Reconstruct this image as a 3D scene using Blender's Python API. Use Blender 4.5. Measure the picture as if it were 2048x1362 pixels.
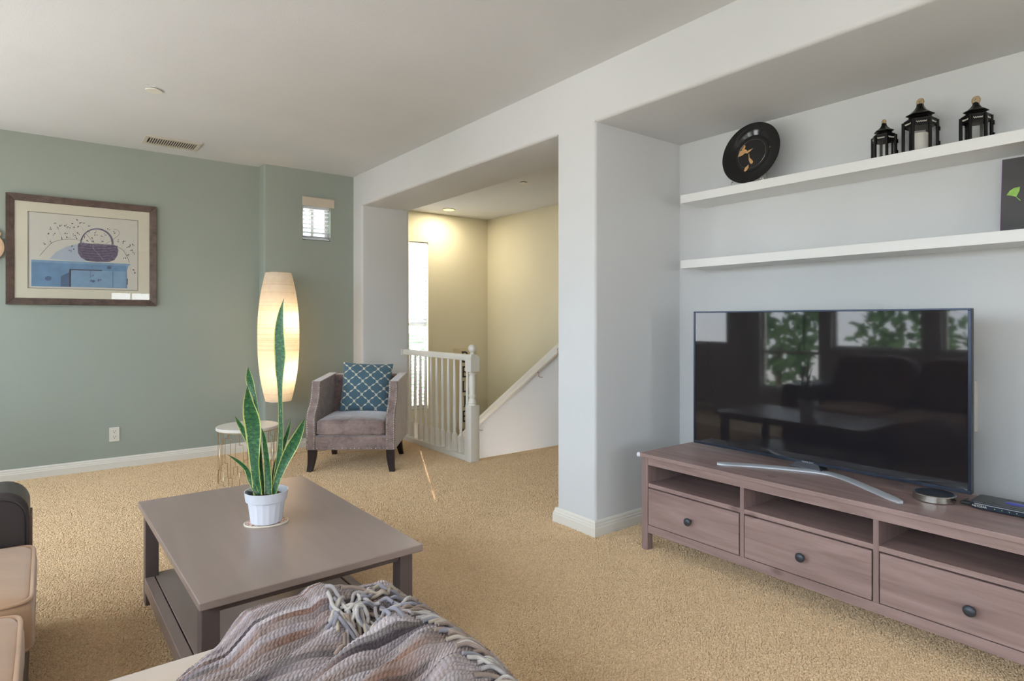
import bpy, bmesh, math, random
import numpy as np
from mathutils import Vector, Matrix

for _o in list(bpy.data.objects): bpy.data.objects.remove(_o)
SC = bpy.context.scene
COL = SC.collection
random.seed(7); RNG = np.random.default_rng(7)
PI = math.pi

# ---------------------------------------------------------------- camera
CAM_H = 1.263; YAW = math.radians(37.66); FPX = 1210.0; HOR = 639.0
cd = bpy.data.cameras.new('camera'); cam = bpy.data.objects.new('camera', cd); COL.objects.link(cam)
cam.location = (0, 0, CAM_H); cam.rotation_euler = (PI/2, 0, -YAW)
cd.sensor_fit = 'HORIZONTAL'; cd.sensor_width = 36.0; cd.lens = 36.0*FPX/2048.0
cd.shift_y = (HOR-681.0)/2048.0
cd.clip_start = 0.02; cd.clip_end = 200
SC.camera = cam

# ---------------------------------------------------------------- colour management
SC.view_settings.view_transform = 'Standard'; SC.view_settings.look = 'None'
SC.view_settings.gamma = 1.0; SC.view_settings.use_curve_mapping = False
SC.view_settings.exposure = EXPO = 0.0
SC.cycles.use_denoising = True
SC.cycles.use_adaptive_sampling = True; SC.cycles.adaptive_threshold = .1
SC.cycles.denoising_prefilter = 'ACCURATE'
SC.cycles.max_bounces = 6; SC.cycles.diffuse_bounces = 4; SC.cycles.glossy_bounces = 4
SC.cycles.transparent_max_bounces = 10; SC.cycles.transmission_bounces = 4
SC.cycles.sample_clamp_indirect = 6.0
SC.cycles.caustics_reflective = False; SC.cycles.caustics_refractive = False

# ---------------------------------------------------------------- world and daylight
W = bpy.data.worlds.new('sky'); SC.world = W; W.use_nodes = True
bg = W.node_tree.nodes['Background']; bg.inputs[1].default_value = 11.0
_wn = W.node_tree; _tc = _wn.nodes.new('ShaderNodeTexCoord'); _sp = _wn.nodes.new('ShaderNodeSeparateXYZ'); _cr = _wn.nodes.new('ShaderNodeValToRGB')
_mr = _wn.nodes.new('ShaderNodeMapRange'); _mr.inputs[1].default_value = -.1; _mr.inputs[2].default_value = .1
_wn.links.new(_tc.outputs['Generated'], _sp.inputs[0]); _wn.links.new(_sp.outputs[2], _mr.inputs[0]); _wn.links.new(_mr.outputs[0], _cr.inputs[0]); _wn.links.new(_cr.outputs[0], bg.inputs[0])
_cr.color_ramp.elements[0].color = (.80, .79, .77, 1); _cr.color_ramp.elements[1].color = (.74, .87, 1.0, 1)   # pale glow added below the horizon to lift the ceiling, bright hazy sky above

def sun_lamp():
    d = bpy.data.lights.new('sun', 'SUN'); o = bpy.data.objects.new('sun', d); COL.objects.link(o)
    d.energy = 17.0; d.angle = math.radians(0.12); d.color = (1.0, 0.96, 0.92)
    v = Vector((-0.43, -0.90, -0.554)).normalized()
    o.rotation_euler = v.to_track_quat('-Z', 'Y').to_euler(); o.location = (6, 12, 6)
sun_lamp()

def portal(name, loc, sx, sy, direction):
    d = bpy.data.lights.new(name, 'AREA'); o = bpy.data.objects.new(name, d); COL.objects.link(o)
    d.shape = 'RECTANGLE'; d.size = sx; d.size_y = sy
    o.location = loc
    v = Vector(direction)
    o.rotation_euler = v.to_track_quat('-Z', 'Z' if abs(v.z) < .9 else 'Y').to_euler()
    d.cycles.is_portal = True
    return o

# ---------------------------------------------------------------- helpers
def s2l(c):
    return tuple(((x/255)/12.92 if x/255 <= 0.04045 else ((x/255+0.055)/1.055)**2.4) for x in c)

F_ = np.array([math.sin(YAW), math.cos(YAW), 0]); R_ = np.array([math.cos(YAW), -math.sin(YAW), 0]); U_ = np.array([0, 0, 1.0])
C_ = np.array([0, 0, CAM_H])
def _ray(px, py): return F_+(px-1024)/FPX*R_+(HOR-py)/FPX*U_
def atz(px, py, z): d = _ray(px, py); return C_+d*(z-CAM_H)/d[2]
def aty(px, py, y): d = _ray(px, py); return C_+d*y/d[1]
def atx(px, py, x): d = _ray(px, py); return C_+d*x/d[0]

class MB:
    def __init__(s): s.v = []; s.f = []; s.uv = None
    def add(s, vs, fs):
        n = len(s.v); s.v.extend([tuple(map(float, p)) for p in vs]); s.f.extend([tuple(n+i for i in f) for f in fs]); return s
    def box(s, x0, x1, y0, y1, z0, z1):
        return s.add([(x0,y0,z0),(x1,y0,z0),(x1,y1,z0),(x0,y1,z0),(x0,y0,z1),(x1,y0,z1),(x1,y1,z1),(x0,y1,z1)],
                     [(0,3,2,1),(4,5,6,7),(0,1,5,4),(1,2,6,5),(2,3,7,6),(3,0,4,7)])
    def prism(s, poly, a0, a1, axis='z'):
        n = len(poly)
        def P(p, a):
            return {'z': (p[0], p[1], a), 'y': (p[0], a, p[1]), 'x': (a, p[0], p[1])}[axis]
        vs = [P(p, a0) for p in poly]+[P(p, a1) for p in poly]
        fs = [tuple(range(n-1, -1, -1)), tuple(range(n, 2*n))]
        fs += [(i, (i+1) % n, n+(i+1) % n, n+i) for i in range(n)]
        return s.add(vs, fs)
    def lathe(s, prof, seg=24, c=(0, 0, 0), cap=True, fn=None):
        n = len(prof); vs = []
        for r, z in prof:
            for k in range(seg):
                a = 2*PI*k/seg; rr = r*(fn(a, z) if fn else 1)
                vs.append((c[0]+rr*math.cos(a), c[1]+rr*math.sin(a), c[2]+z))
        fs = [(i*seg+k, i*seg+(k+1) % seg, (i+1)*seg+(k+1) % seg, (i+1)*seg+k) for i in range(n-1) for k in range(seg)]
        if cap:
            fs.append(tuple(range(seg-1, -1, -1))); fs.append(tuple((n-1)*seg+k for k in range(seg)))
        return s.add(vs, fs)
    def tube(s, pts, r, seg=8, closed=False, cap=True):
        P = [Vector(p) for p in pts]; n = len(P)
        if not hasattr(r, '__len__'): r = [r]*n
        T = []
        for i in range(n):
            if closed: t = P[(i+1) % n]-P[i-1]
            else: t = P[min(i+1, n-1)]-P[max(i-1, 0)]
            T.append(t.normalized() if t.length > 1e-9 else Vector((0, 0, 1)))
        up = Vector((0, 0, 1)) if abs(T[0].z) < .9 else Vector((1, 0, 0))
        N = (up-T[0]*up.dot(T[0])).normalized(); vs = []
        for i in range(n):
            N = (N-T[i]*N.dot(T[i]))
            N = N.normalized() if N.length > 1e-6 else T[i].orthogonal().normalized()
            B = T[i].cross(N)
            for k in range(seg):
                a = 2*PI*k/seg; vs.append(P[i]+(N*math.cos(a)+B*math.sin(a))*r[i])
        m = n if closed else n-1
        fs = [(i*seg+k, i*seg+(k+1) % seg, ((i+1) % n)*seg+(k+1) % seg, ((i+1) % n)*seg+k) for i in range(m) for k in range(seg)]
        if cap and not closed:
            fs.append(tuple(range(seg-1, -1, -1))); fs.append(tuple((n-1)*seg+k for k in range(seg)))
        return s.add(vs, fs)
    def grid(s, A):
        n, m = A.shape[:2]
        return s.add(A.reshape(-1, 3).tolist(), [(i*m+j, i*m+j+1, (i+1)*m+j+1, (i+1)*m+j) for i in range(n-1) for j in range(m-1)])
    def flat(s, poly, y0, y1, axis='y'):
        return s.prism(poly, y0, y1, axis)
    def mesh(s, name):
        me = bpy.data.meshes.new(name); me.from_pydata(s.v, [], s.f); me.update()
        bm = bmesh.new(); bm.from_mesh(me); bmesh.ops.recalc_face_normals(bm, faces=bm.faces); bm.to_mesh(me); bm.free()
        return me
    def build(s, name, mat, parent=None, smooth=None, bevel=0, seg=2, subsurf=0):
        me = s.mesh(name); return finish(name, me, mat, parent, smooth, bevel, seg, subsurf)

def finish(name, me, mat, parent=None, smooth=None, bevel=0, seg=2, subsurf=0):
    o = bpy.data.objects.new(name, me); COL.objects.link(o)
    if mat is not None: me.materials.append(mat)
    if parent is not None: o.parent = parent
    if smooth is not None or bevel:
        me.polygons.foreach_set('use_smooth', [True]*len(me.polygons))
        me.set_sharp_from_angle(angle=math.radians(smooth if smooth is not None else 35))
    if bevel:
        b = o.modifiers.new('bevel', 'BEVEL'); b.width = bevel; b.segments = seg; b.limit_method = 'ANGLE'; b.angle_limit = math.radians(40)
        b.harden_normals = True
    if subsurf:
        m = o.modifiers.new('sub', 'SUBSURF'); m.levels = subsurf; m.render_levels = subsurf
    return o

def tag(o, label=None, cat=None, group=None, kind=None):
    if label: o['label'] = label
    if cat: o['category'] = cat
    if group: o['group'] = group
    if kind: o['kind'] = kind
    return o
def thing(name, label, cat, loc=(0, 0, 0), rz=0, group=None):
    o = bpy.data.objects.new(name, None); COL.objects.link(o); o.empty_display_size = .05
    o.location = loc; o.rotation_euler = (0, 0, rz)
    return tag(o, label, cat, group)
def struct(name, mb, mat, parent=None, **k):
    o = mb.build(name, mat, parent, **k)
    if parent is None: o['kind'] = 'structure'
    return o
def dup(o, parent=None, loc=None):
    c = o.copy(); COL.objects.link(c)
    if parent is not None: c.parent = parent
    if loc is not None: c.location = loc
    return c
def round_poly(pts, rad, n=6):
    out = []; m = len(pts)
    for i, p in enumerate(pts):
        r = rad.get(i, 0) if isinstance(rad, dict) else rad
        if r <= 0: out.append(tuple(p)); continue
        p = Vector(p); a = (Vector(pts[i-1])-p).normalized(); b = (Vector(pts[(i+1) % m])-p).normalized()
        ang = math.acos(max(-1, min(1, a.dot(b)))); d = r/math.tan(ang/2)
        c = p+(a+b).normalized()*(r/math.sin(ang/2))
        s0 = p+a*d-c; s1 = p+b*d-c
        t0 = math.atan2(s0.y, s0.x); t1 = math.atan2(s1.y, s1.x); dt = (t1-t0+PI) % (2*PI)-PI
        for k in range(n+1):
            t = t0+dt*k/n; out.append((c.x+r*math.cos(t), c.y+r*math.sin(t)))
    return out
def rbox(mb, x0, x1, y0, y1, z0, z1, r, n=4, axis='z'):
    if axis == 'z': return mb.prism(round_poly([(x0,y0),(x1,y0),(x1,y1),(x0,y1)], r, n), z0, z1, 'z')
    if axis == 'y': return mb.prism(round_poly([(x0,z0),(x1,z0),(x1,z1),(x0,z1)], r, n), y0, y1, 'y')
    return mb.prism(round_poly([(y0,z0),(y1,z0),(y1,z1),(y0,z1)], r, n), x0, x1, 'x')
def catmull(pts, per=8):
    P = [np.array(p, float) for p in pts]; P = [2*P[0]-P[1]]+P+[2*P[-1]-P[-2]]; out = []
    for i in range(1, len(P)-2):
        for k in range(per):
            t = k/per
            out.append(.5*((2*P[i])+(-P[i-1]+P[i+1])*t+(2*P[i-1]-5*P[i]+4*P[i+1]-P[i+2])*t*t+(-P[i-1]+3*P[i]-3*P[i+1]+P[i+2])*t**3))
    out.append(P[-2]); return out
def superbox(hx, hy, hz, e=0.25, n=14, crown=0.0, e2=None):
    """pillowy box: a sphere-like grid raised to small exponents"""
    e2 = e2 or e
    def sg(v, p): return math.copysign(abs(v)**p, v)
    mb = MB(); vs = []; rows = n*2; cols = n*4
    for i in range(rows+1):
        ph = -PI/2+PI*i/rows
        for j in range(cols):
            th = 2*PI*j/cols
            x = sg(math.cos(ph), e2)*sg(math.cos(th), e); y = sg(math.cos(ph), e2)*sg(math.sin(th), e); z = sg(math.sin(ph), e2)
            zz = hz*z+(crown*(1-x*x)*(1-y*y) if z > 0 else 0)
            vs.append((hx*x, hy*y, zz))
    fs = [(i*cols+j, i*cols+(j+1) % cols, (i+1)*cols+(j+1) % cols, (i+1)*cols+j) for i in range(rows) for j in range(cols)]
    mb.add(vs, fs); return mb
def text_mesh(name, body, size, mat, parent, extrude=.0005, mw=None, align='CENTER'):
    cu = bpy.data.curves.new(name, 'FONT'); cu.body = body; cu.size = size; cu.extrude = extrude; cu.align_x = align; cu.align_y = 'CENTER'
    t = bpy.data.objects.new(name, cu); COL.objects.link(t)
    dg = bpy.context.evaluated_depsgraph_get(); me = bpy.data.meshes.new_from_object(t.evaluated_get(dg))
    bpy.data.objects.remove(t); bpy.data.curves.remove(cu)
    o = bpy.data.objects.new(name, me); COL.objects.link(o); me.materials.clear(); me.materials.append(mat)
    if parent is not None: o.parent = parent
    if mw is not None: o.matrix_local = mw
    return o

# ---------------------------------------------------------------- materials
def nm(name):
    m = bpy.data.materials.new(name); m.use_nodes = True
    nt = m.node_tree; b = nt.nodes['Principled BSDF']; return m, nt, b
def node(nt, typ, **kw):
    n = nt.nodes.new(typ)
    for k, v in kw.items():
        if k in ('operation', 'blend_type', 'data_type', 'wave_type', 'bands_direction', 'feature', 'attribute_name', 'wave_profile', 'noise_dimensions'): setattr(n, k, v)
    return n
def coords(nt, scale=(1, 1, 1), rot=(0, 0, 0), out='Object'):
    tc = nt.nodes.new('ShaderNodeTexCoord'); mp = nt.nodes.new('ShaderNodeMapping')
    mp.inputs['Scale'].default_value = scale; mp.inputs['Rotation'].default_value = rot
    nt.links.new(tc.outputs[out], mp.inputs[0]); return mp.outputs[0]
def noise(nt, vec, scale, detail=3, rough=.5, dist=0):
    n = nt.nodes.new('ShaderNodeTexNoise'); n.inputs['Scale'].default_value = scale; n.inputs['Detail'].default_value = detail
    n.inputs['Roughness'].default_value = rough; n.inputs['Distortion'].default_value = dist
    nt.links.new(vec, n.inputs['Vector']); return n.outputs['Fac']
def ramp(nt, fac, stops):
    r = nt.nodes.new('ShaderNodeValToRGB'); e = r.color_ramp.elements
    while len(e) < len(stops): e.new(.5)
    for k, (p, c) in enumerate(stops): e[k].position = p; e[k].color = (*c, 1) if len(c) == 3 else c
    nt.links.new(fac, r.inputs[0]); return r.outputs[0]
def bump(nt, b, h, strength, dist, prev=None):
    n = nt.nodes.new('ShaderNodeBump'); n.inputs['Strength'].default_value = strength; n.inputs['Distance'].default_value = dist
    nt.links.new(h, n.inputs['Height'])
    if prev is not None: nt.links.new(prev, n.inputs['Normal'])
    nt.links.new(n.outputs[0], b.inputs['Normal']); return n.outputs[0]
def simple(name, col, rough=.5, metal=0, spec=.5, var=0.06, vscale=8, bmp=0, bscale=60, bdist=.002, coat=0, sheen=0):
    m, nt, b = nm(name); c = s2l(col); v = coords(nt)
    f = noise(nt, v, vscale, 4)
    a = tuple(x*(1-var) for x in c); d = tuple(min(1, x*(1+var)) for x in c)
    nt.links.new(ramp(nt, f, [(.3, a), (.7, d)]), b.inputs['Base Color'])
    b.inputs['Roughness'].default_value = rough; b.inputs['Metallic'].default_value = metal; b.inputs['Specular IOR Level'].default_value = spec
    b.inputs['Coat Weight'].default_value = coat; b.inputs['Coat Roughness'].default_value = .1
    b.inputs['Sheen Weight'].default_value = sheen
    if bmp: bump(nt, b, noise(nt, v, bscale, 3), bmp, bdist)
    return m
def glassy(name, tint=(1, 1, 1), refl=.08, rough=.0):
    m, nt, b = nm(name); nt.nodes.remove(b)
    out = nt.nodes['Material Output']; tr = nt.nodes.new('ShaderNodeBsdfTransparent'); gl = nt.nodes.new('ShaderNodeBsdfGlossy')
    tr.inputs[0].default_value = (*tint, 1); gl.inputs['Roughness'].default_value = rough
    lw = nt.nodes.new('ShaderNodeLayerWeight'); lw.inputs['Blend'].default_value = .5
    pw = nt.nodes.new('ShaderNodeMath'); pw.operation = 'POWER'; pw.inputs[1].default_value = 4.0; nt.links.new(lw.outputs['Facing'], pw.inputs[0])
    ma = nt.nodes.new('ShaderNodeMath'); ma.operation = 'MULTIPLY_ADD'; ma.inputs[1].default_value = .55; ma.inputs[2].default_value = .035; nt.links.new(pw.outputs[0], ma.inputs[0])
    mx = nt.nodes.new('ShaderNodeMixShader'); nt.links.new(ma.outputs[0], mx.inputs[0]); nt.links.new(tr.outputs[0], mx.inputs[1]); nt.links.new(gl.outputs[0], mx.inputs[2])
    nt.links.new(mx.outputs[0], out.inputs[0]); return m
def emis(name, col, strength):
    m, nt, b = nm(name); b.inputs['Base Color'].default_value = (*s2l(col), 1); b.inputs['Emission Color'].default_value = (*s2l(col), 1); b.inputs['Emission Strength'].default_value = strength
    return m
def wood(name, dark, light, along='y', rough=.45, spec=.4, knots=True, gscale=1.0):
    m, nt, b = nm(name)
    sc = {'x': (1.2, 14, 14), 'y': (14, 1.2, 14), 'z': (14, 14, 1.2)}[along]
    v = coords(nt, tuple(k*gscale for k in sc)); f = noise(nt, v, 1.6, 6, .6, .6)
    col = ramp(nt, f, [(.3, s2l(dark)), (.72, s2l(light))])
    if knots:
        ks = {'x': (3.2, 7, 7), 'y': (7, 3.2, 7), 'z': (7, 7, 3.2)}[along]
        kv = coords(nt, ks); vo = nt.nodes.new('ShaderNodeTexVoronoi'); vo.inputs['Scale'].default_value = 1.0; vo.inputs['Randomness'].default_value = 1
        nt.links.new(kv, vo.inputs['Vector'])
        kf = ramp(nt, vo.outputs['Distance'], [(.04, (0.45, .42, .42)), (.13, (1, 1, 1))])
        mx = nt.nodes.new('ShaderNodeMix'); mx.data_type = 'RGBA'; mx.blend_type = 'MULTIPLY'; mx.inputs[0].default_value = .75
        nt.links.new(col, mx.inputs[6]); nt.links.new(kf, mx.inputs[7]); col = mx.outputs[2]
    nt.links.new(col, b.inputs['Base Color'])
    b.inputs['Roughness'].default_value = rough; b.inputs['Specular IOR Level'].default_value = spec
    bump(nt, b, f, .08, .002); return m
def paint(name, col, rough=.85, tex=.10):
    m, nt, b = nm(name); v = coords(nt); c = s2l(col)
    f = noise(nt, v, 1.1, 2)
    nt.links.new(ramp(nt, f, [(.3, tuple(x*.975 for x in c)), (.7, tuple(min(1, x*1.02) for x in c))]), b.inputs['Base Color'])
    b.inputs['Roughness'].default_value = rough; b.inputs['Specular IOR Level'].default_value = .25
    bump(nt, b, noise(nt, v, 140, 3, .6), tex, .003); return m
def carpet_mat(name, tufts=False):
    m, nt, b = nm(name); v = coords(nt)
    big = noise(nt, v, 1.3, 3, .6)
    base = ramp(nt, big, [(.3, s2l((229, 197, 157))), (.7, s2l((240, 213, 177)))])
    if tufts:
        oi = nt.nodes.new('ShaderNodeObjectInfo'); rv = ramp(nt, oi.outputs['Random'], [(0, (.84, .82, .80)), (1, (1, 1, 1))])
    else:
        rv = ramp(nt, noise(nt, v, 90, 3, .6), [(.3, (.78, .75, .72)), (.55, (1, 1, 1))]); bump(nt, b, noise(nt, v, 75, 3, .6), .6, .012)
    mx = nt.nodes.new('ShaderNodeMix'); mx.data_type = 'RGBA'; mx.blend_type = 'MULTIPLY'; mx.inputs[0].default_value = 1
    nt.links.new(base, mx.inputs[6]); nt.links.new(rv, mx.inputs[7]); nt.links.new(mx.outputs[2], b.inputs['Base Color'])
    b.inputs['Roughness'].default_value = 1; b.inputs['Specular IOR Level'].default_value = .05
    return m
def velvet(name, c0, c1, scale=9):
    m, nt, b = nm(name); v = coords(nt); f = noise(nt, v, scale, 4, .6, .8); g = noise(nt, v, scale*6, 3)
    ad = nt.nodes.new('ShaderNodeMath'); ad.operation = 'MULTIPLY_ADD'; ad.inputs[1].default_value = .25; nt.links.new(g, ad.inputs[0]); nt.links.new(f, ad.inputs[2])
    nt.links.new(ramp(nt, ad.outputs[0], [(.4, s2l(c0)), (.85, s2l(c1))]), b.inputs['Base Color'])
    b.inputs['Roughness'].default_value = .75; b.inputs['Sheen Weight'].default_value = .8; b.inputs['Sheen Roughness'].default_value = .35
    b.inputs['Specular IOR Level'].default_value = .2
    bump(nt, b, noise(nt, v, 500, 2), .15, .001); return m
def attr_mat(name, rough=.8, sheen=0, bmp=0, bscale=400, spec=.3):
    m, nt, b = nm(name); a = nt.nodes.new('ShaderNodeVertexColor'); a.layer_name = 'col'
    nt.links.new(a.outputs[0], b.inputs['Base Color']); b.inputs['Roughness'].default_value = rough; b.inputs['Sheen Weight'].default_value = sheen
    b.inputs['Specular IOR Level'].default_value = spec
    if bmp: bump(nt, b, noise(nt, coords(nt), bscale, 2), bmp, .001)
    return m
def set_cols(me, cols):
    a = me.color_attributes.new('col', 'FLOAT_COLOR', 'POINT')
    c = np.ones((len(me.vertices), 4), np.float32); c[:, :3] = cols; a.data.foreach_set('color', c.ravel())

M = {}
M['green'] = paint('sage_wall_paint', (160, 168, 158))
M['white'] = paint('white_wall_paint', (216, 217, 217))
M['cream'] = paint('cream_wall_paint', (218, 211, 186))
M['ceil'] = paint('ceiling_paint', (219, 220, 221), tex=.3)
M['trim'] = simple('white_trim', (232, 228, 218), .35, var=.01)
M['shelf'] = simple('white_lacquer', (232, 232, 230), .35, var=.01)
M['carpet'] = carpet_mat('carpet'); M['pile'] = carpet_mat('carpet_pile_yarn', True)
M['tvwood'] = wood('grey_brown_stained_pine', (136, 112, 107), (172, 146, 140), 'y', .42)
M['tvwood_v'] = wood('grey_brown_stained_pine_upright', (128, 106, 102), (158, 134, 129), 'z', .42, knots=False)
M['table'] = wood('grey_brown_table_paint', (146, 128, 119), (156, 137, 128), 'y', .30, .5, knots=False, gscale=.5)
M['table_leg'] = simple('grey_brown_table_leg', (104, 91, 88), .38, var=.04)
M['black'] = simple('black_plastic', (18, 18, 20), .35, var=.05)
M['blackmetal'] = simple('black_metal', (24, 22, 22), .38, .6, var=.1)
M['chrome'] = simple('brushed_silver', (205, 208, 212), .28, 1, var=.02)
M['steel'] = simple('satin_steel', (200, 196, 188), .25, 1, var=.03)
M['gold'] = simple('champagne_metal', (206, 190, 158), .25, 1, var=.03)
M['glass'] = glassy('clear_glass')
M['wallwhite'] = simple('white_plastic', (226, 222, 212), .35, var=.01)
M['slot'] = simple('dark_slot', (50, 45, 40), .7)
# ================================================================ THE SETTING
ZC = 2.739; YG = 6.135; YP = 5.975; XP0 = 1.641; XR = 2.533; XJ = 3.063
PY0, PY1 = 2.492, 2.822; YJ = 5.762; ZH = 2.415; ZA = 2.415; XA = 3.326; YA = -0.35
XL = -1.5; YF = -3.0; YS = 7.327; XS = 5.196; NOSE = 4.53; XPONY = 4.15

# floor: main room, the strip inside the thick wall and the stair head
m = MB().box(XL-.1, XJ, YF-.1, YG+.1, -.25, 0).box(XJ, XS+.1, 2.2, NOSE, -.25, 0).box(XJ, XA+.1, YF-.1, 2.2, -.25, 0)
struct('floor', m, M['carpet'])
struct('ceiling', MB().box(XL-.1, XS+.1, YF-.1, YS+.1, ZC, ZC+.1), M['ceil'])

# carpet pile: yarn tufts scattered over the part of the floor the room shows, finer near the viewer
def carpet_pile():
    rg = np.random.default_rng(3); pts = []; scl = []
    def scatter(x0, x1, y0, y1, pitch, s0, keep):
        nx, ny = int((x1-x0)/pitch), int((y1-y0)/pitch)
        X_, Y_ = np.meshgrid(x0+(np.arange(nx)+.5)*pitch, y0+(np.arange(ny)+.5)*pitch, indexing='ij')
        X_ = (X_+rg.uniform(-.5, .5, X_.shape)*pitch).ravel(); Y_ = (Y_+rg.uniform(-.5, .5, Y_.shape)*pitch).ravel()
        k = keep(X_, Y_); X_, Y_ = X_[k], Y_[k]
        ln = .5+.5*np.sin(7*X_+3*np.sin(5*Y_))*np.sin(6*Y_+2*np.sin(4*X_))
        pts.append(np.stack([X_, Y_, -.001+.002*ln], -1)); scl.append(np.full(len(X_), s0)*rg.uniform(.8, 1.25, len(X_)))
    dep = lambda X_, Y_: F_[0]*X_+F_[1]*Y_
    inr = lambda X_, Y_: (X_ > XL) & (Y_ < YG-.02) & ~((X_ > XP0-.02) & (Y_ > YP-.02)) & ~((X_ > XR-.02) & ((Y_ < PY1+.02) & (Y_ > PY0-.02))) & ~((X_ > XR-.02) & (Y_ > YJ-.02)) & ~((X_ > XR) & (Y_ < PY0-.0) & (X_ > XA-.02)) & ~((X_ > XB_-.06) & (Y_ > NOSE-.1)) & ~((X_ > XB_) & (Y_ > NOSE-.012))
    vis = lambda X_, Y_: (np.abs((R_[0]*X_+R_[1]*Y_)/np.maximum(dep(X_, Y_), .1)) < .95)
    scatter(-.9, 4.2, .3, 6.1, .0078, 1.0, lambda X_, Y_: inr(X_, Y_) & vis(X_, Y_) & (dep(X_, Y_) > 1.3) & (dep(X_, Y_)+.5*np.random.default_rng(1).random(X_.shape) < 3.7))
    scatter(-.9, 4.2, .3, 6.1, .0100, 1.22, lambda X_, Y_: inr(X_, Y_) & vis(X_, Y_) & (dep(X_, Y_) >= 3.45) & (dep(X_, Y_) < 7.2))
    P_ = np.concatenate(pts); S = np.concatenate(scl)
    me = bpy.data.meshes.new('carpet_pile'); me.vertices.add(len(P_)); me.vertices.foreach_set('co', P_.astype(np.float32).ravel())
    at = me.attributes.new('tuft_scale', 'FLOAT', 'POINT'); at.data.foreach_set('value', S.astype(np.float32)); me.update()
    o = bpy.data.objects.new('carpet_pile', me); COL.objects.link(o); me.materials.append(M['pile'])
    tag(o, 'dense beige carpet pile of short twisted yarn tufts', 'carpet', kind='stuff')
    ng = bpy.data.node_groups.new('pile', 'GeometryNodeTree')
    ng.interface.new_socket('Geometry', in_out='INPUT', socket_type='NodeSocketGeometry'); ng.interface.new_socket('Geometry', in_out='OUTPUT', socket_type='NodeSocketGeometry')
    N = ng.nodes.new; Lk = ng.links.new
    gi, go = N('NodeGroupInput'), N('NodeGroupOutput'); ip = N('GeometryNodeInstanceOnPoints'); ico = N('GeometryNodeMeshIcoSphere'); ico.inputs['Radius'].default_value = 1.0; ico.inputs['Subdivisions'].default_value = 2
    ss = N('GeometryNodeSetShadeSmooth'); tf = N('GeometryNodeTransform'); tf.inputs['Scale'].default_value = (.0060, .0034, .0054); sm = N('GeometryNodeSetMaterial'); sm.inputs['Material'].default_value = M['pile']
    rr_ = N('FunctionNodeRandomValue'); rr_.data_type = 'FLOAT_VECTOR'; rr_.inputs[0].default_value = (-.55, -.55, -1.1); rr_.inputs[1].default_value = (.55, .55, 1.1)
    na = N('GeometryNodeInputNamedAttribute'); na.data_type = 'FLOAT'; na.inputs['Name'].default_value = 'tuft_scale'
    Lk(ico.outputs[0], ss.inputs[0]); Lk(ss.outputs[0], tf.inputs[0]); Lk(tf.outputs[0], sm.inputs[0]); Lk(gi.outputs[0], ip.inputs['Points']); Lk(sm.outputs[0], ip.inputs['Instance'])
    Lk(rr_.outputs[0], ip.inputs['Rotation']); Lk(na.outputs[0], ip.inputs['Scale']); Lk(ip.outputs[0], go.inputs[0])
    md = o.modifiers.new('pile', 'NODES'); md.node_group = ng
XB_ = 3.015
carpet_pile()

def wall_with_holes(mb, axis, d0, d1, a0, a1, z0, z1, holes):
    """axis 'x': wall runs along x (thickness d in y); holes = (a0,a1,z0,z1)"""
    def b(p, q, r, s):
        if q-p > 1e-4 and s-r > 1e-4:
            (mb.box(p, q, d0, d1, r, s) if axis == 'x' else mb.box(d0, d1, p, q, r, s))
    cur = a0
    for h in sorted(holes):
        b(cur, h[0], z0, z1); b(h[0], h[1], z0, h[2]); b(h[0], h[1], h[3], z1); cur = h[1]
    b(cur, a1, z0, z1); return mb

# back wall, sage green
struct('wall_back', MB().box(XL-.1, XP0+.3, YG, YG+.12, 0, ZC), M['green'])
# projecting bay of the back wall with the little window
WB = (2.005, 2.290, 2.052, 2.40)
m = MB()
m.prism(round_poly([(XP0, YG), (XP0, YP), (WB[0], YP), (WB[0], YG)], {1: .02}), 0, ZC, 'z')
m.box(WB[1], XR, YP, YG, 0, ZC); m.box(WB[0], WB[1], YP, YG, 0, WB[2]); m.box(WB[0], WB[1], YP, YG, WB[3], ZC)
struct('wall_corner', m, M['green'], smooth=40)

# thick right wall: jamb block, pillar, header over the opening, header over the alcove, alcove back
m = MB()
m.prism(round_poly([(XR, YS+.1), (XR, YJ), (XJ, YJ), (XJ, YS+.1)], {1: .022, 2: .022}), -1.9, ZH, 'z').box(XR, XJ, YJ, YS+.1, ZH, ZC)
m.prism(round_poly([(XR, PY1), (XR, PY0), (XA+.1, PY0), (XA+.1, PY1-.1), (XJ, PY1)], {0: .022, 1: .022}), 0, ZH, 'z').box(XR, XA+.1, PY0, PY1, ZH, ZC)
m.prism(round_poly([(XR, ZC), (XR, ZH), (XJ, ZH), (XJ, ZC)], {1: .022, 2: .022}), PY1, YJ, 'y')
m.prism(round_poly([(XR, ZC), (XR, ZA), (XA+.1, ZA), (XA+.1, ZC)], {1: .022}), YA, PY0, 'y')
m.box(XA, XA+.1, YA, PY0, 0, ZA)
m.prism(round_poly([(XR, YF), (XA+.1, YF), (XA+.1, YA), (XR, YA)], {3: .022}), 0, ZC, 'z')
struct('wall_right', m, M['white'], smooth=40)

# stairwell walls
SW = (3.895, 4.195, .03, 2.325)
struct('wall_stair_far', wall_with_holes(MB(), 'x', YS, YS+.12, XJ, XS+.1, -1.9, ZC, [SW]), M['cream'])
struct('wall_stair_side', MB().box(XS, XS+.12, 2.2, YS, -1.9, ZC), M['cream'])
struct('wall_stair_near', MB().box(XA+.1, XS, 2.2, 2.3, 0, ZC), M['cream'])
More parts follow.
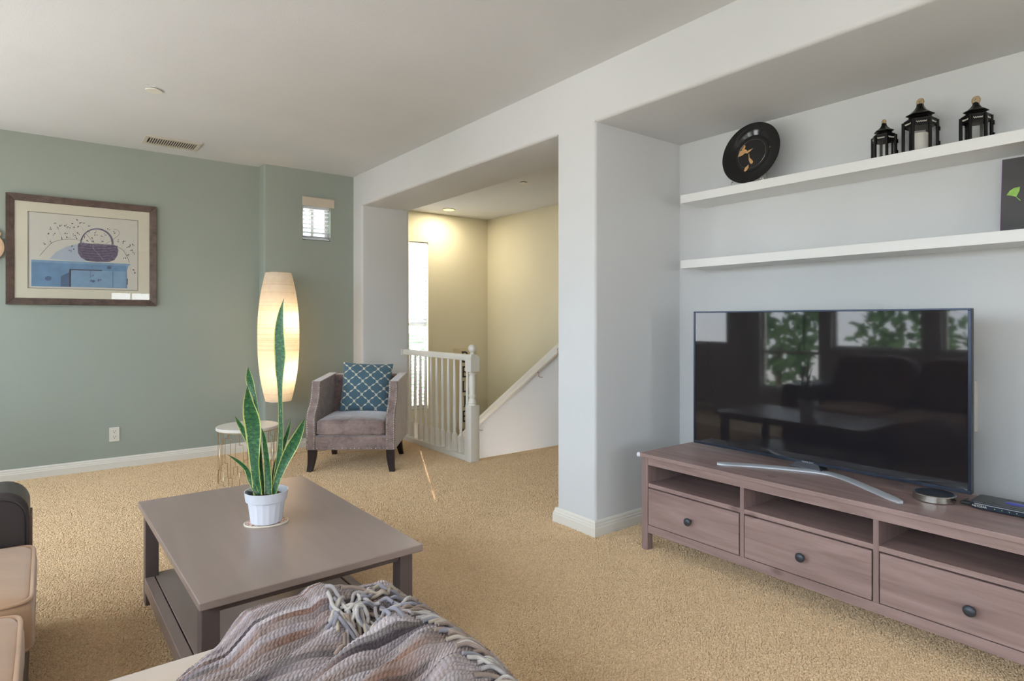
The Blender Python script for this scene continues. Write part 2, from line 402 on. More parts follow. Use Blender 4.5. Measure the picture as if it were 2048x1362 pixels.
# steps going down away from the landing
m = MB()
for k in range(1, 10):
    y0 = NOSE+(k-1)*.28; m.box(XJ, XPONY, y0-.03, y0+.28, -.182*k-.2, -.182*k)
m.box(XJ, XS, NOSE+9*.28, YS, -1.9, -1.82); m.box(XPONY, XS, NOSE, YS, -1.95, -1.82); m.box(XJ, XS, NOSE-.02, NOSE, -1.9, -.001)
struct('floor_stairs', m, M['carpet'])

# sloping half wall beside the stairs with its cap
def zcap(y): return .945-.652*(y-4.62)
m = MB().prism([(NOSE+.01, -1.9), (NOSE+.01, zcap(NOSE+.01)), (YS, zcap(YS)), (YS, -1.9)], XPONY, XPONY+.12, 'x')
struct('wall_stair_half', m, M['white'])
m = MB().prism([(NOSE-.03, zcap(NOSE-.03)), (NOSE-.03, zcap(NOSE-.03)+.055), (YS, zcap(YS)+.055), (YS, zcap(YS))], XPONY-.025, XPONY+.145, 'x')
struct('trim_1', m, M['trim'], bevel=.006)

# walls behind and left of the camera
LW = [(1.10, 2.25, .92, 2.25), (2.42, 3.36, .92, 2.05), (3.50, 4.26, .38, 2.05), (4.75, 5.75, .92, 2.25), (-1.3, .85, .92, 2.25)]  # camera-end opening widened to brighten TV wall, middle tops cut to dim pillar
FW = [(-.75, .15, .60, 1.62), (1.08, 1.85, .70, 1.86)]  # first opening is unseen, added for frontal light and kept out of reflections
struct('wall_left', wall_with_holes(MB(), 'y', XL-.14, XL, YF, YG, 0, ZC, LW), M['white'])
struct('wall_front', wall_with_holes(MB(), 'x', YF-.14, YF, XL-.1, XR+1, 0, ZC, FW), M['white'])

# baseboards: stepped profile swept along the foot of the walls (path runs with the room on its right)
BP = [(0, 0), (.020, 0), (.020, .052), (.016, .058), (.016, .066), (.011, .072), (.011, .082), (.006, .090), (0, .092)]
def baseboard(name, path, z=0):
    P = [Vector(p) for p in path]; n = len(P); rings = []
    for i in range(n):
        nr = []
        if i > 0: t = (P[i]-P[i-1]).normalized(); nr.append(Vector((t.y, -t.x)))
        if i < n-1: t = (P[i+1]-P[i]).normalized(); nr.append(Vector((t.y, -t.x)))
        b = nr[0] if len(nr) == 1 else (nr[0]+nr[1])/(1+nr[0].dot(nr[1]))
        rings.append([(P[i].x+b.x*d, P[i].y+b.y*d, z+h) for d, h in BP])
    k = len(BP); m = MB(); vs = [q for r in rings for q in r]
    fs = [(i*k+j, i*k+(j+1) % k, (i+1)*k+(j+1) % k, (i+1)*k+j) for i in range(n-1) for j in range(k)]
    fs += [tuple(range(k)), tuple((n-1)*k+j for j in range(k-1, -1, -1))]
    m.add(vs, fs); return struct(name, m, M['trim'])
baseboard('baseboard_back', [(XL, YG), (XP0, YG), (XP0, YP), (XR, YP), (XR, YJ), (XJ-.06, YJ)])
baseboard('baseboard_pillar', [(XJ-.05, PY1), (XR, PY1), (XR, PY0), (XA, PY0), (XA, YA)])
baseboard('baseboard_left', [(XL, YF), (XL, YG)])

# ---- windows: frame, panes, sill as parts of each window
def window(name, axis, d, a0, a1, z0, z1, out, mull=(), rails=(), w=.035):
    """axis: the direction the window runs along; d = plane, out = +1/-1 the outward direction"""
    o = bpy.data.objects.new(name, None); COL.objects.link(o); o['kind'] = 'structure'
    ac = (a0+a1)/2
    o.location = (ac, d, z0) if axis == 'x' else (d, ac, z0)
    def B(mb, p, q, r, s, t0, t1):
        p -= ac; q -= ac; r -= z0; s -= z0
        t0, t1 = sorted((t0*out, t1*out))
        return mb.box(p, q, t0, t1, r, s) if axis == 'x' else mb.box(t0, t1, p, q, r, s)
    D0, D1 = .05, .10
    f = MB(); B(f, a0, a0+w, z0, z1, D0, D1); B(f, a1-w, a1, z0, z1, D0, D1); B(f, a0+w, a1-w, z0, z0+w, D0, D1); B(f, a0+w, a1-w, z1-w, z1, D0, D1)
    f.build('window_frame', M['trim'], o)
    for c in mull:
        B(MB(), c-.015, c+.015, z0+w, z1-w, D0, D1).build('mullion', M['trim'], o)
    for c in rails:
        B(MB(), a0+w, a1-w, c-.02, c+.02, D0, D1).build('sash_rail', M['trim'], o)
    B(MB(), a0+w, a1-w, z0+w, z1-w, .073, .077).build('pane', M['glass'], o)
    pl = portal('daylight', (0, 0, 0), (a1-a0)-2*w, (z1-z0)-2*w, (0, -out, 0) if axis == 'x' else (-out, 0, 0))
    pl.location = (ac, d+out*.135, (z0+z1)/2) if axis == 'x' else (d+out*.135, ac, (z0+z1)/2)
    return o
window('window_1', 'x', YP+.03, *WB, 1, mull=[2.13])
window('window_2', 'x', YS, *SW, 1, rails=[1.2], w=.010)
for k, h in enumerate(LW): window('window_%d' % (k+3), 'y', XL, *h, -1, rails=[1.45] if h[2] > .5 else [.85, 1.45])
for k, h in enumerate(FW): window('window_%d' % (k+8), 'x', YF, *h, -1, mull=[(h[0]+h[1])/2])
# ================================================================ STAIR RAILING, BLINDS, FITTINGS
# ---- white balustrade
XB = 3.015
rl = thing('stair_railing', 'white painted stair railing with turned balusters ending at a ball-topped newel', 'railing', (XB, NOSE, 0))
L_ = YJ-NOSE
MB().box(-.045, .045, .0, L_, .0, .05).build('base_rail', M['trim'], rl, bevel=.004)
hp = round_poly([(-.032, .895), (.032, .895), (.032, .925), (.024, .948), (-.024, .948), (-.032, .925)], .006, 3)
MB().prism(hp, -.01, L_, 'y').build('handrail', M['trim'], rl, smooth=50)
MB().box(-.05, .05, L_-.02, L_, .88, .955).build('wall_rosette', M['trim'], rl, bevel=.004)
bp = [(.018, .205), (.0165, .215), (.012, .222), (.0155, .230), (.0155, .236), (.012, .244), (.0165, .262), (.0175, .30), (.0165, .42), (.0145, .60), (.0125, .80), (.0115, .897)]
bal = MB().lathe(bp, 14)
bal.prism([(-.019, -.019), (.019, -.019), (.019, .019), (-.019, .019)], .05, .195, 'z')
bal.add([(-.019, -.019, .195), (.019, -.019, .195), (.019, .019, .195), (-.019, .019, .195), (-.011, -.011, .21), (.011, -.011, .21), (.011, .011, .21), (-.011, .011, .21)],
        [(0, 1, 5, 4), (1, 2, 6, 5), (2, 3, 7, 6), (3, 0, 4, 7)])
b0 = bal.build('baluster', M['trim'], rl, smooth=40)
for k in range(11):
    o = b0 if k == 0 else dup(b0, rl); o.location = (0, .035+k*.108, 0)
nw = MB()
rbox(nw, -.046, .046, -.09, .002, 0, .50, .004, 2)
nw.prism([(-.046, -.09), (.046, -.09), (.046, .002), (-.046, .002)], .80, .925, 'z')
np_ = [(.040, .50), (.034, .512), (.040, .522), (.034, .535), (.030, .55), (.026, .56), (.032, .575), (.034, .59), (.027, .60), (.030, .64), (.033, .69), (.030, .75), (.026, .765), (.032, .775), (.032, .785), (.027, .79), (.034, .80)]
nw.lathe(np_, 20, (0, -.044, 0))
nw.add([(-.046, -.09, .925), (.046, -.09, .925), (.046, .002, .925), (-.046, .002, .925), (-.025, -.069, .95), (.025, -.069, .95), (.025, -.019, .95), (-.025, -.019, .95)],
       [(0, 1, 5, 4), (1, 2, 6, 5), (2, 3, 7, 6), (3, 0, 4, 7), (4, 5, 6, 7)])
nwo = nw.build('newel_post', M['trim'], rl, smooth=40)
bl = MB().lathe([(.022, .948), (.026, .955), (.018, .962), (.018, .968)]+[(.037*math.sin(a), 1.004-.037*math.cos(a)) for a in [PI*k/14 for k in range(2, 14)]]+[(.001, 1.041)], 20, (0, -.044, 0))
bl.build('ball_finial', M['trim'], nwo, smooth=60)

# ---- handrail fixed to the sloping half wall
hr = thing('stair_handrail', 'sloping white handrail on brackets along the half wall of the stairs', 'handrail', (XPONY, NOSE, 0))
def zh(y): return zcap(y)-.03
y0, y1 = NOSE+.0, YS-.1
MB().prism([(y0-NOSE, zh(y0)-.05), (y0-NOSE, zh(y0)), (y1-NOSE, zh(y1)), (y1-NOSE, zh(y1)-.05)], -.085, -.04, 'x').build('rail', M['trim'], hr, bevel=.008)
for yb in (4.85, 5.95, 6.9):
    z = zh(yb)-.05
    br = MB().tube([(-.001, yb-NOSE, z-.06), (-.03, yb-NOSE, z-.06), (-.055, yb-NOSE, z-.045), (-.062, yb-NOSE, z+.002)], .006, 8)
    br.lathe([(.022, 0), (.022, .004), (.012, .008)], 14, (0, 0, 0)) if False else None
    br.build('bracket', M['steel'], hr, smooth=50)

# ---- venetian blinds
def slat_mesh(w, depth, tilt):
    n = 5; rows = []
    for s in (0, 1):
        for i in range(n):
            t = i/(n-1)-.5; y = t*depth; z = .003*(1-4*t*t)+(.0022 if s else 0)
            yy = y*math.cos(tilt)-z*math.sin(tilt); zz = y*math.sin(tilt)+z*math.cos(tilt); rows.append((yy, zz))
    poly = rows[:n]+rows[n:][::-1]
    return MB().prism(poly, -w/2, w/2, 'x')
def blind(name, label, xc, w, y, z0, z1, pitch, tilt, depth, mat, valance=None, ladders=()):
    t = thing(name, label, 'blind', (xc, y, z0))
    n = int((z1-z0-.03)/pitch)
    s0 = slat_mesh(w, depth, tilt).build('slat', mat, t, smooth=50)
    for k in range(n):
        o = s0 if k == 0 else dup(s0, t); o.location = (0, 0, .03+k*pitch)
    MB().box(-w/2, w/2, -depth/2, depth/2, 0, .014).build('bottom_rail', mat, t, bevel=.003)
    MB().box(-w/2, w/2, -.02, .02, z1-z0-.03, z1-z0).build('head_rail', mat, t)
    for lx in ladders:
        MB().box(lx-.0012, lx+.0012, -depth/2-.002, -depth/2-.0005, .01, z1-z0-.03).build('ladder_cord', mat, t)
    if valance:
        x0, x1, zb, zt, yo, vm = valance
        pr = round_poly([(yo-.012, zb-z0), (yo, zb-z0), (yo, zt-z0), (yo-.012, zt-z0), (yo-.02, zt-z0-.012), (yo-.012, zt-z0-.03)], .003, 2)
        MB().prism(pr, x0-xc, x1-xc, 'x').build('valance', vm, t, smooth=40)
    return t
M['slat'] = simple('white_blind_slat', (226, 230, 234), .45, var=.01)
M['valance'] = simple('cream_valance', (208, 196, 178), .5, var=.02)
blind('window_blind', 'small white slatted blind with a cream valance, on the sage wall above the floor lamp', 2.147, .276, YP+.036, 2.058, 2.395, .042, math.radians(-12), .046, M['slat'],
      (2.000, 2.322, 2.388, 2.478, -.04, M['valance']), (-.07, .085))
blind('window_blind', 'tall narrow white slatted blind on the stairwell window behind the railing', 4.054, .258, YS+.03, .04, 2.315, .0475, math.radians(-50), .046, M['slat'], None, (.08,))

# ---- vertical wooden sign leaning on the stairwell wall
sg = thing('vertical_sign', 'tall cream wooden sign with large dark letters on the stairwell wall', 'sign', (4.78, YS-.012, -.98))
M['signw'] = wood('sign_board', (204, 190, 160), (218, 206, 178), 'z', .7, knots=False)
M['ink'] = simple('dark_ink', (58, 56, 60), .8)
MB().box(-.185, .185, -.012, .012, 0, 1.83).build('board', M['signw'], sg, bevel=.004)
zl = .715
for ch in 'BELIEVE':
    mw = Matrix.Translation((-.0, -.0135, zl+.98)) @ Matrix.Rotation(PI/2, 4, 'X')
    tx = text_mesh('letter', ch, .235, M['ink'], sg, .001, mw); zl -= .213
    # serifs: short bars at the ends of the upright strokes
    bbx = [v.co for v in tx.data.vertices]; x0 = min(c.x for c in bbx); y0_ = min(c.y for c in bbx); y1_ = max(c.y for c in bbx)
    me = MB()
    if ch in 'BELIE':
        for yy in (y0_, y1_-.008): me.box(x0-.018, x0+.045, -.0015, .0005, zl+.213+.98+yy, zl+.213+.98+yy+.008)
    if ch == 'V':
        x1_ = max(c.x for c in bbx)
        for xx in (x0, x1_): me.box(xx-.03, xx+.03, -.0015, .0005, zl+.213+.98+y1_-.008, zl+.213+.98+y1_)
    for q in range(0, len(me.v), 8):
        m1 = MB(); m1.v = [(a, b-.0130, c) for a, b, c in me.v[q:q+8]]; m1.f = list(me.f[:6]); m1.build('serif', M['ink'], sg)

# ---- ceiling fittings
rc = thing('recessed_light', 'glowing round recessed downlight in the stairwell ceiling', 'light', (4.284, 6.94, ZC))
MB().lathe([(.088, -.006), (.088, 0)], 32).lathe([(.070, -.004), (.088, -.007)], 32, cap=False).build('trim_ring', M['trim'], rc, smooth=40)
MB().lathe([(.068, -.0075), (.068, -.004)], 32).build('lens', emis('warm_lens', (255, 226, 130), 2.2), rc)
ld = bpy.data.lights.new('downlight', 'AREA'); lo = bpy.data.objects.new('downlight', ld); COL.objects.link(lo); lo.parent = rc; lo.location = (0, 0, -.012)
ld.shape = 'DISK'; ld.size = .13; ld.energy = 15; ld.color = (1.0, .88, .66)

def disc(name, label, cat, loc, r):
    t = thing(name, label, cat, loc)
    MB().lathe([(r*.7, -.001), (r*.7, 0)], 24).build('mount', M['slot'], t)
    MB().lathe([(r*.97, -.012), (r, -.009), (r, -.006), (r*.96, -.004)], 32).build('cover', M['wallwhite'], t, smooth=50)
    return t
disc('sprinkler_cover', 'round white ceiling cover plate above the framed picture', 'ceiling plate', (.551, 4.479, ZC), .047)
disc('sprinkler_cover', 'tiny round cover plate on the stairwell ceiling', 'ceiling plate', (4.066, 5.066, ZC), .036)

vt = thing('air_vent', 'rectangular white louvred air vent in the ceiling near the sage wall', 'vent', (.838, 5.728, ZC))
vw, vd = .205, .135
M['ventw'] = simple('vent_white', (206, 200, 186), .45, var=.02)
f = MB().box(-vw, vw, -vd, -vd+.045, -.012, 0).box(-vw, vw, vd-.045, vd, -.012, 0).box(-vw, -vw+.03, -vd+.045, vd-.045, -.012, 0).box(vw-.03, vw, -vd+.045, vd-.045, -.012, 0)
f.build('frame', M['ventw'], vt, bevel=.003)
MB().box(-vw+.02, vw-.02, -vd+.03, vd-.03, -.0015, -.0005).build('duct_opening', M['slot'], vt)
sl = MB().prism([(-.0055, -.0145), (.0035, -.0145), (.007, -.004), (.004, -.004)], -vd+.045, vd-.045, 'y').build('louvre', M['ventw'], vt)
for k in range(20):
    o = sl if k == 0 else dup(sl, vt); o.location = (-vw+.045+k*(2*vw-.09)/19, 0, 0)

# ---- wall outlet
def outlet(label, loc, rz, parts=True):
    t = thing('wall_outlet', label, 'outlet', loc, rz)
    MB().prism(round_poly([(-.037, -.06), (.037, -.06), (.037, .06), (-.037, .06)], .004, 3), -.006, 0, 'y').build('cover_plate', M['wallwhite'], t, bevel=.0015)
    for s in (-1, 1):
        r = MB().prism(round_poly([(-.017, s*.023-.016), (.017, s*.023-.016), (.017, s*.023+.016), (-.017, s*.023+.016)], .009, 4), -.008, -.005, 'y').build('socket', M['wallwhite'], t)
        for q in ((-.0085, -.006, .0, .010), (.006, .0085, .0, .010), (-.003, .003, -.010, -.005)):
            MB().box(q[0], q[1], -.0088, -.007, s*.023+q[2], s*.023+q[3]).build('slot', M['slot'], r)
outlet('white duplex wall outlet low on the sage wall under the picture', (.466, YG, .288), 0)
# white cable box on the wall behind the television
cb = thing('cable_box', 'white cable cover plate on the wall beside the television edge', 'cover plate', (XA, .935, .873))
MB().box(-.035, 0, -.06, .06, -.115, .115).build('box_body', M['wallwhite'], cb, bevel=.004)
MB().box(-.038, -.034, -.05, .05, -.105, .105).build('lid', M['wallwhite'], cb, bevel=.002)
# ================================================================ MEDIA CABINET AND WHAT STANDS ON IT
# local frame: origin at the floor under the front left corner of the top; +x to the wall, +y along the room
CX0, CY0, CZ = 2.594, 2.212, .53
CD, CLn = .476, 1.86
cab = thing('media_cabinet', 'long grey-brown wooden media cabinet with three open bays above three drawers', 'cabinet', (CX0, CY0, 0))
tw, tv_ = M['tvwood'], M['tvwood_v']
MB().box(0, CD, -CLn, 0, CZ-.022, CZ).build('top', tw, cab, bevel=.003)
fx = .012                                                     # face of legs and rails behind the front of the top
def leg(y0, x0): MB().box(x0, x0+.042, y0, y0+.042, 0, CZ-.022).build('leg', tv_, cab, bevel=.002)
for yy in (-.048, -CLn+.006):
    leg(yy, fx); leg(yy, CD-.048)
yl, yr = -.048, -CLn+.048
ztr = CZ-.022
MB().box(fx+.002, fx+.022, yr, yl, ztr-.040, ztr).build('top_rail', tw, cab, bevel=.0015)
MB().box(fx+.002, fx+.022, yr, yl, .098, .140).build('bottom_rail', tw, cab, bevel=.0015)
MB().box(fx+.006, CD-.02, yr, yl, .346, .368).build('shelf', tw, cab, bevel=.0015)
MB().box(CD-.02, CD-.012, yr, yl, .10, ztr).build('back_panel', M['tvwood'], cab)
MB().box(fx+.03, CD-.02, yr, yl, .115, .13).build('bottom_board', tw, cab)
for yy in (-.052, -CLn+.034): MB().box(fx+.042, CD-.05, yy+.004, yy+.016, .10, ztr).build('side_panel', tv_, cab)
dv = [1.6015, 1.0185]
for c in dv: MB().box(fx+.004, CD-.02, c-.0105-CY0, c+.0105-CY0, .138, ztr-.0395).build('divider', tv_, cab, bevel=.0015)
M['knob'] = simple('blackened_metal_knob', (74, 78, 86), .42, .5, var=.08)
edges = [(yl, dv[0]+.0105-CY0), (dv[0]-.0105-CY0, dv[1]+.0105-CY0), (dv[1]-.0105-CY0, yr)]
for a, b in edges:
    d = MB().box(fx, fx+.02, b+.0045, a-.0045, .144, .341).build('drawer', tw, cab, bevel=.002)
    MB().box(fx+.022, fx+.35, b+.02, a-.02, .15, .33).build('drawer_box', M['tvwood'], d)
    k = MB().lathe([(.007, 0), (.007, .014), (.012, .017), (.0195, .022), (.0205, .027), (.017, .033), (.005, .036)], 20)
    k.v = [(-z, x, y) for x, y, z in k.v]; k.v = [(x+fx, y+(a+b)/2, z+.234) for x, y, z in k.v]
    k.build('knob', M['knob'], d, smooth=50)
# clear corner bumper
cg = MB().lathe([(.004, -.014), (.010, -.010), (.013, 0), (.010, .010), (.004, .014)], 14, (.004, .006, CZ-.012))
M['clear'] = glassy('clear_plastic', (.95, .97, 1.0)); cg.build('corner_bumper', simple('clear_bumper', (222, 226, 232), .12, spec=.9), cab, smooth=50)

# ---- television
TX, TY0, TY1, TZ0, TZ1 = 2.93, .793, 2.100, .562, 1.3085
tvt = thing('television', 'large flat black television on a silver boomerang stand', 'television', (TX, (TY0+TY1)/2, CZ))
hw = (TY1-TY0)/2; zb, zt = TZ0-CZ, TZ1-CZ
M['screen'] = simple('black_screen_glass', (33, 31, 34), .035, spec=.5, var=.0, coat=0)
M['bezel'] = simple('dark_blue_grey_bezel', (54, 60, 74), .3, .8, var=.03)
MB().box(0.004, .036, -hw, hw, zb, zt).build('back_shell', M['black'], tvt, bevel=.003)
bz = .011
f = MB().box(-.002, .012, -hw, hw, zt-.008, zt).box(-.002, .012, -hw, hw, zb, zb+.014).box(-.002, .012, -hw, -hw+bz, zb+.014, zt-.008).box(-.002, .012, hw-bz, hw, zb+.014, zt-.008)
f.build('bezel', M['bezel'], tvt, bevel=.0015)
MB().box(.001, .005, -hw+bz, hw-bz, zb+.014, zt-.008).build('screen', M['screen'], tvt)
MB().box(.03, .075, -hw*.72, hw*.72, zb+.05, zt-.2).build('rear_housing', M['black'], tvt, bevel=.01)
lg = text_mesh('brand_lettering', 'SAMSUNG', .0125, M['chrome'], tvt, .0004, Matrix.Translation((-.0026, .0, zb+.0072)) @ Matrix.Rotation(-PI/2, 4, 'Z') @ Matrix.Rotation(PI/2, 4, 'X'))
pts = [atz(px, py, CZ+.008) for px, py in ((1434, 926), (1500, 930), (1560, 935), (1610, 940), (1655, 946), (1692, 957), (1740, 977), (1802, 1004))]
cl = catmull([(p[0], p[1]) for p in pts], 8); A = []
for i, p in enumerate(cl):
    t = np.array(cl[min(i+1, len(cl)-1)])-np.array(cl[max(i-1, 0)]); t = t/np.linalg.norm(t); nrm = np.array((t[1], -t[0]))
    if nrm[0] > 0: nrm = -nrm
    e = min(1, min(i, len(cl)-1-i)/2.0); wd = .009+.009*e
    p = np.array(p)-np.array((TX, (TY0+TY1)/2)); q = p+nrm*wd; r = p-nrm*wd
    A.append([(r[0], r[1], .001), (q[0], q[1], .001), (q[0], q[1], .007), (q[0]*.7+r[0]*.3, q[1]*.7+r[1]*.3, .012), (r[0], r[1], .012)])
A = np.array(A); n, k = A.shape[:2]; st = MB()
st.add(A.reshape(-1, 3).tolist(), [(i*k+j, i*k+(j+1) % k, (i+1)*k+(j+1) % k, (i+1)*k+j) for i in range(n-1) for j in range(k)]+[tuple(range(k)), tuple((n-1)*k+j for j in range(k))])
st.build('stand_blade', simple('bright_stand_metal', (216, 222, 228), .35, .5, var=.01), tvt, smooth=40)
M['alu'] = simple('bright_aluminium', (214, 220, 226), .35, .55, var=.01)
M['neck'] = simple('dark_grey_neck', (92, 97, 108), .32, .85, var=.03)
nk = MB().add([(-.02, -.075, .010), (-.02, .085, .010), (.085, .06, .001), (.085, -.06, .001), (.004, -.042, .048), (.004, .052, .048), (.045, .045, .048), (.045, -.04, .048)],
              [(0, 1, 5, 4), (1, 2, 6, 5), (2, 3, 7, 6), (3, 0, 4, 7), (4, 5, 6, 7), (0, 3, 2, 1)])
nk.build('stand_neck', M['neck'], tvt, bevel=.006)

# ---- steel disc under the television edge
dk = thing('steel_dish', 'round brushed steel dish under the lower right corner of the television', 'dish', (2.865, .90, CZ))
MB().lathe([(.070, .001), (.074, .003), (.074, .026), (.072, .028)], 40).build('body', M['steel'], dk, smooth=40)
MB().lathe([(.066, .027), (.066, .029), (.062, .029)], 40, cap=True).build('top_plate', M['black'], dk)
# ---- router
rt = thing('router', 'black wireless router with a blue oval badge at the right end of the cabinet', 'router', (2.907, .660, CZ))
M['rtop'] = simple('satin_black_plastic', (58, 60, 64), .35, var=.03)
rb = MB().prism(round_poly([(-.062, -.112), (.062, -.112), (.062, .112), (-.062, .112)], .014, 5), .004, .024, 'z'); rb.build('body', M['bezel'], rt, bevel=.003)
MB().prism(round_poly([(-.064, -.114), (.066, -.114), (.066, .114), (-.064, .114)], .016, 5), .0235, .033, 'z').build('lid', M['rtop'], rt, bevel=.004)
bd = MB().lathe([(.030, .033), (.030, .0345), (.02, .036)], 28); bd.v = [(x*.62, y, z) for x, y, z in bd.v]; bd.v = [(x, y-.01, z) for x, y, z in bd.v]
bd.build('blue_badge', simple('blue_badge', (66, 74, 190), .3), rt, smooth=50)
MB().box(-.0655, -.0635, -.10, .10, .0225, .0245).build('silver_line', M['chrome'], rt)
text_mesh('brand_lettering', 'NETGEAR', .0105, M['wallwhite'], rt, .0003, Matrix.Translation((-.0628, .084, .0145)) @ Matrix.Rotation(-PI/2, 4, 'Z') @ Matrix.Rotation(PI/2, 4, 'X'))
gl = simple('green_led', (150, 210, 120), .4)
for k in range(4): MB().box(-.0628, -.0618, .035-k*.022, .038-k*.022, .013, .016).build('indicator', gl, rt)
MB().box(-.045, -.02, .113, .150, .006, .018).build('usb_plug', M['black'], rt, bevel=.003)
MB().tube(catmull([(-.03, .148, .012), (-.01, .158, .006), (.02, .160, .004), (.07, .155, .004)], 6), .003, 6).build('cable', M['black'], rt, smooth=60)
# feet so the router stands on the cabinet
for a, b in ((-.04, -.08), (-.04, .08), (.04, -.08), (.04, .08)): MB().box(a-.01, a+.01, b-.01, b+.01, 0, .005).build('foot', M['black'], rt)

# ================================================================ FLOATING SHELVES AND THEIR DECOR
SHX0, SHY1 = 3.076, 2.299; S1, S2 = 2.0215, 1.624
for nme, zt_, lab in (('floating_shelf', S1, 'upper white floating shelf holding the plate and lanterns'), ('floating_shelf', S2, 'lower white floating shelf above the television')):
    o = MB().box(SHX0, XA, .19, SHY1, zt_-.05, zt_).build(nme, M['shelf'], None, bevel=.002); tag(o, lab, 'shelf')

# ---- black plate on a wire stand
pl = thing('decorative_plate', 'round black glazed plate with gold leaf marks standing on the upper shelf', 'plate', (3.185, 1.885, S1+.006), 0)
M['glaze'] = simple('black_glaze', (16, 16, 19), .12, spec=.6, var=.1); M['glazem'] = simple('black_glaze_satin', (32, 32, 33), .3, spec=.5, var=.1)
M['goldleaf'] = simple('gold_leaf', (204, 160, 108), .5, .0, var=.15, vscale=40)
PR = .176
pr = [(.001, .006), (.095, .006), (.108, .007), (.117, .0095), (.124, .016), (PR-.004, .027), (PR, .030), (PR-.001, .032), (.122, .022), (.11, .014), (.10, .0125), (.001, .012)]
mtx = Matrix.Translation((0, 0, PR*math.cos(.16))) @ Matrix.Rotation(.16, 4, 'Y') @ Matrix.Rotation(-PI/2, 4, 'Y')
def plated(mb): mb.v = [tuple(mtx @ Vector(p)) for p in mb.v]; return mb
# front of the plate faces -x: local plate z becomes -x
plated(MB().lathe(pr, 56, cap=False)).build('dish', M['glaze'], pl, smooth=35)
plated(MB().lathe([(.001, .0122), (.098, .0124), (.098, .0130), (.001, .0130)], 48, cap=False)).build('centre', M['glazem'], pl, smooth=35)
ring = MB().tube([(.084*math.cos(a), .084*math.sin(a), .0132) for a in [2*PI*k/48 for k in range(48)]], .0008, 6, True); plated(ring).build('ring_line', M['steel'], pl, smooth=60)
def PP(cx, cy):   # crop pixels of the plate zoom -> plate plane (up = +x in plate coords, left = +y)
    return ((690-cy)/2.78/1000, (680-cx)/2.78/1000)
def gold(poly, nme='gold_mark'):
    pts2 = [PP(*p) for p in poly]; m_ = MB().prism(pts2, .0131, .0142, 'z'); plated(m_).build(nme, M['goldleaf'], pl)
gold([(440, 690), (470, 610), (530, 580), (575, 600), (600, 630), (640, 618), (695, 605), (640, 650), (600, 668), (560, 655), (520, 680), (480, 690)])
gold([(495, 585), (540, 515), (560, 545), (550, 580)])
gold([(625, 680), (632, 680), (650, 750), (690, 790), (718, 830), (700, 860), (670, 850), (640, 790)])
gold([(640, 860), (645, 905), (625, 950), (590, 968), (570, 950), (590, 900), (620, 880)])
gold([(970, 660), (985, 620), (1015, 600), (1030, 615), (1010, 650)])
stw = MB()
for s in (-1, 1):
    stw.tube(catmull([(.07, s*.075, .001), (.0, s*.085, .002), (-.055, s*.09, .002), (-.072, s*.09, .012), (-.068, s*.09, .028), (-.055, s*.09, .026), (-.052, s*.09, .012)], 6), .002, 6)
    stw.tube([(.03, s*.08, .002), (.065, s*.03, .12)], .002, 6)
stw.tube([(.03, -.08, .002), (.03, .08, .002)], .002, 6)
stw.v = [(x, y, z-.0048) for x, y, z in stw.v]
stw.build('wire_stand', M['steel'], pl, smooth=60)

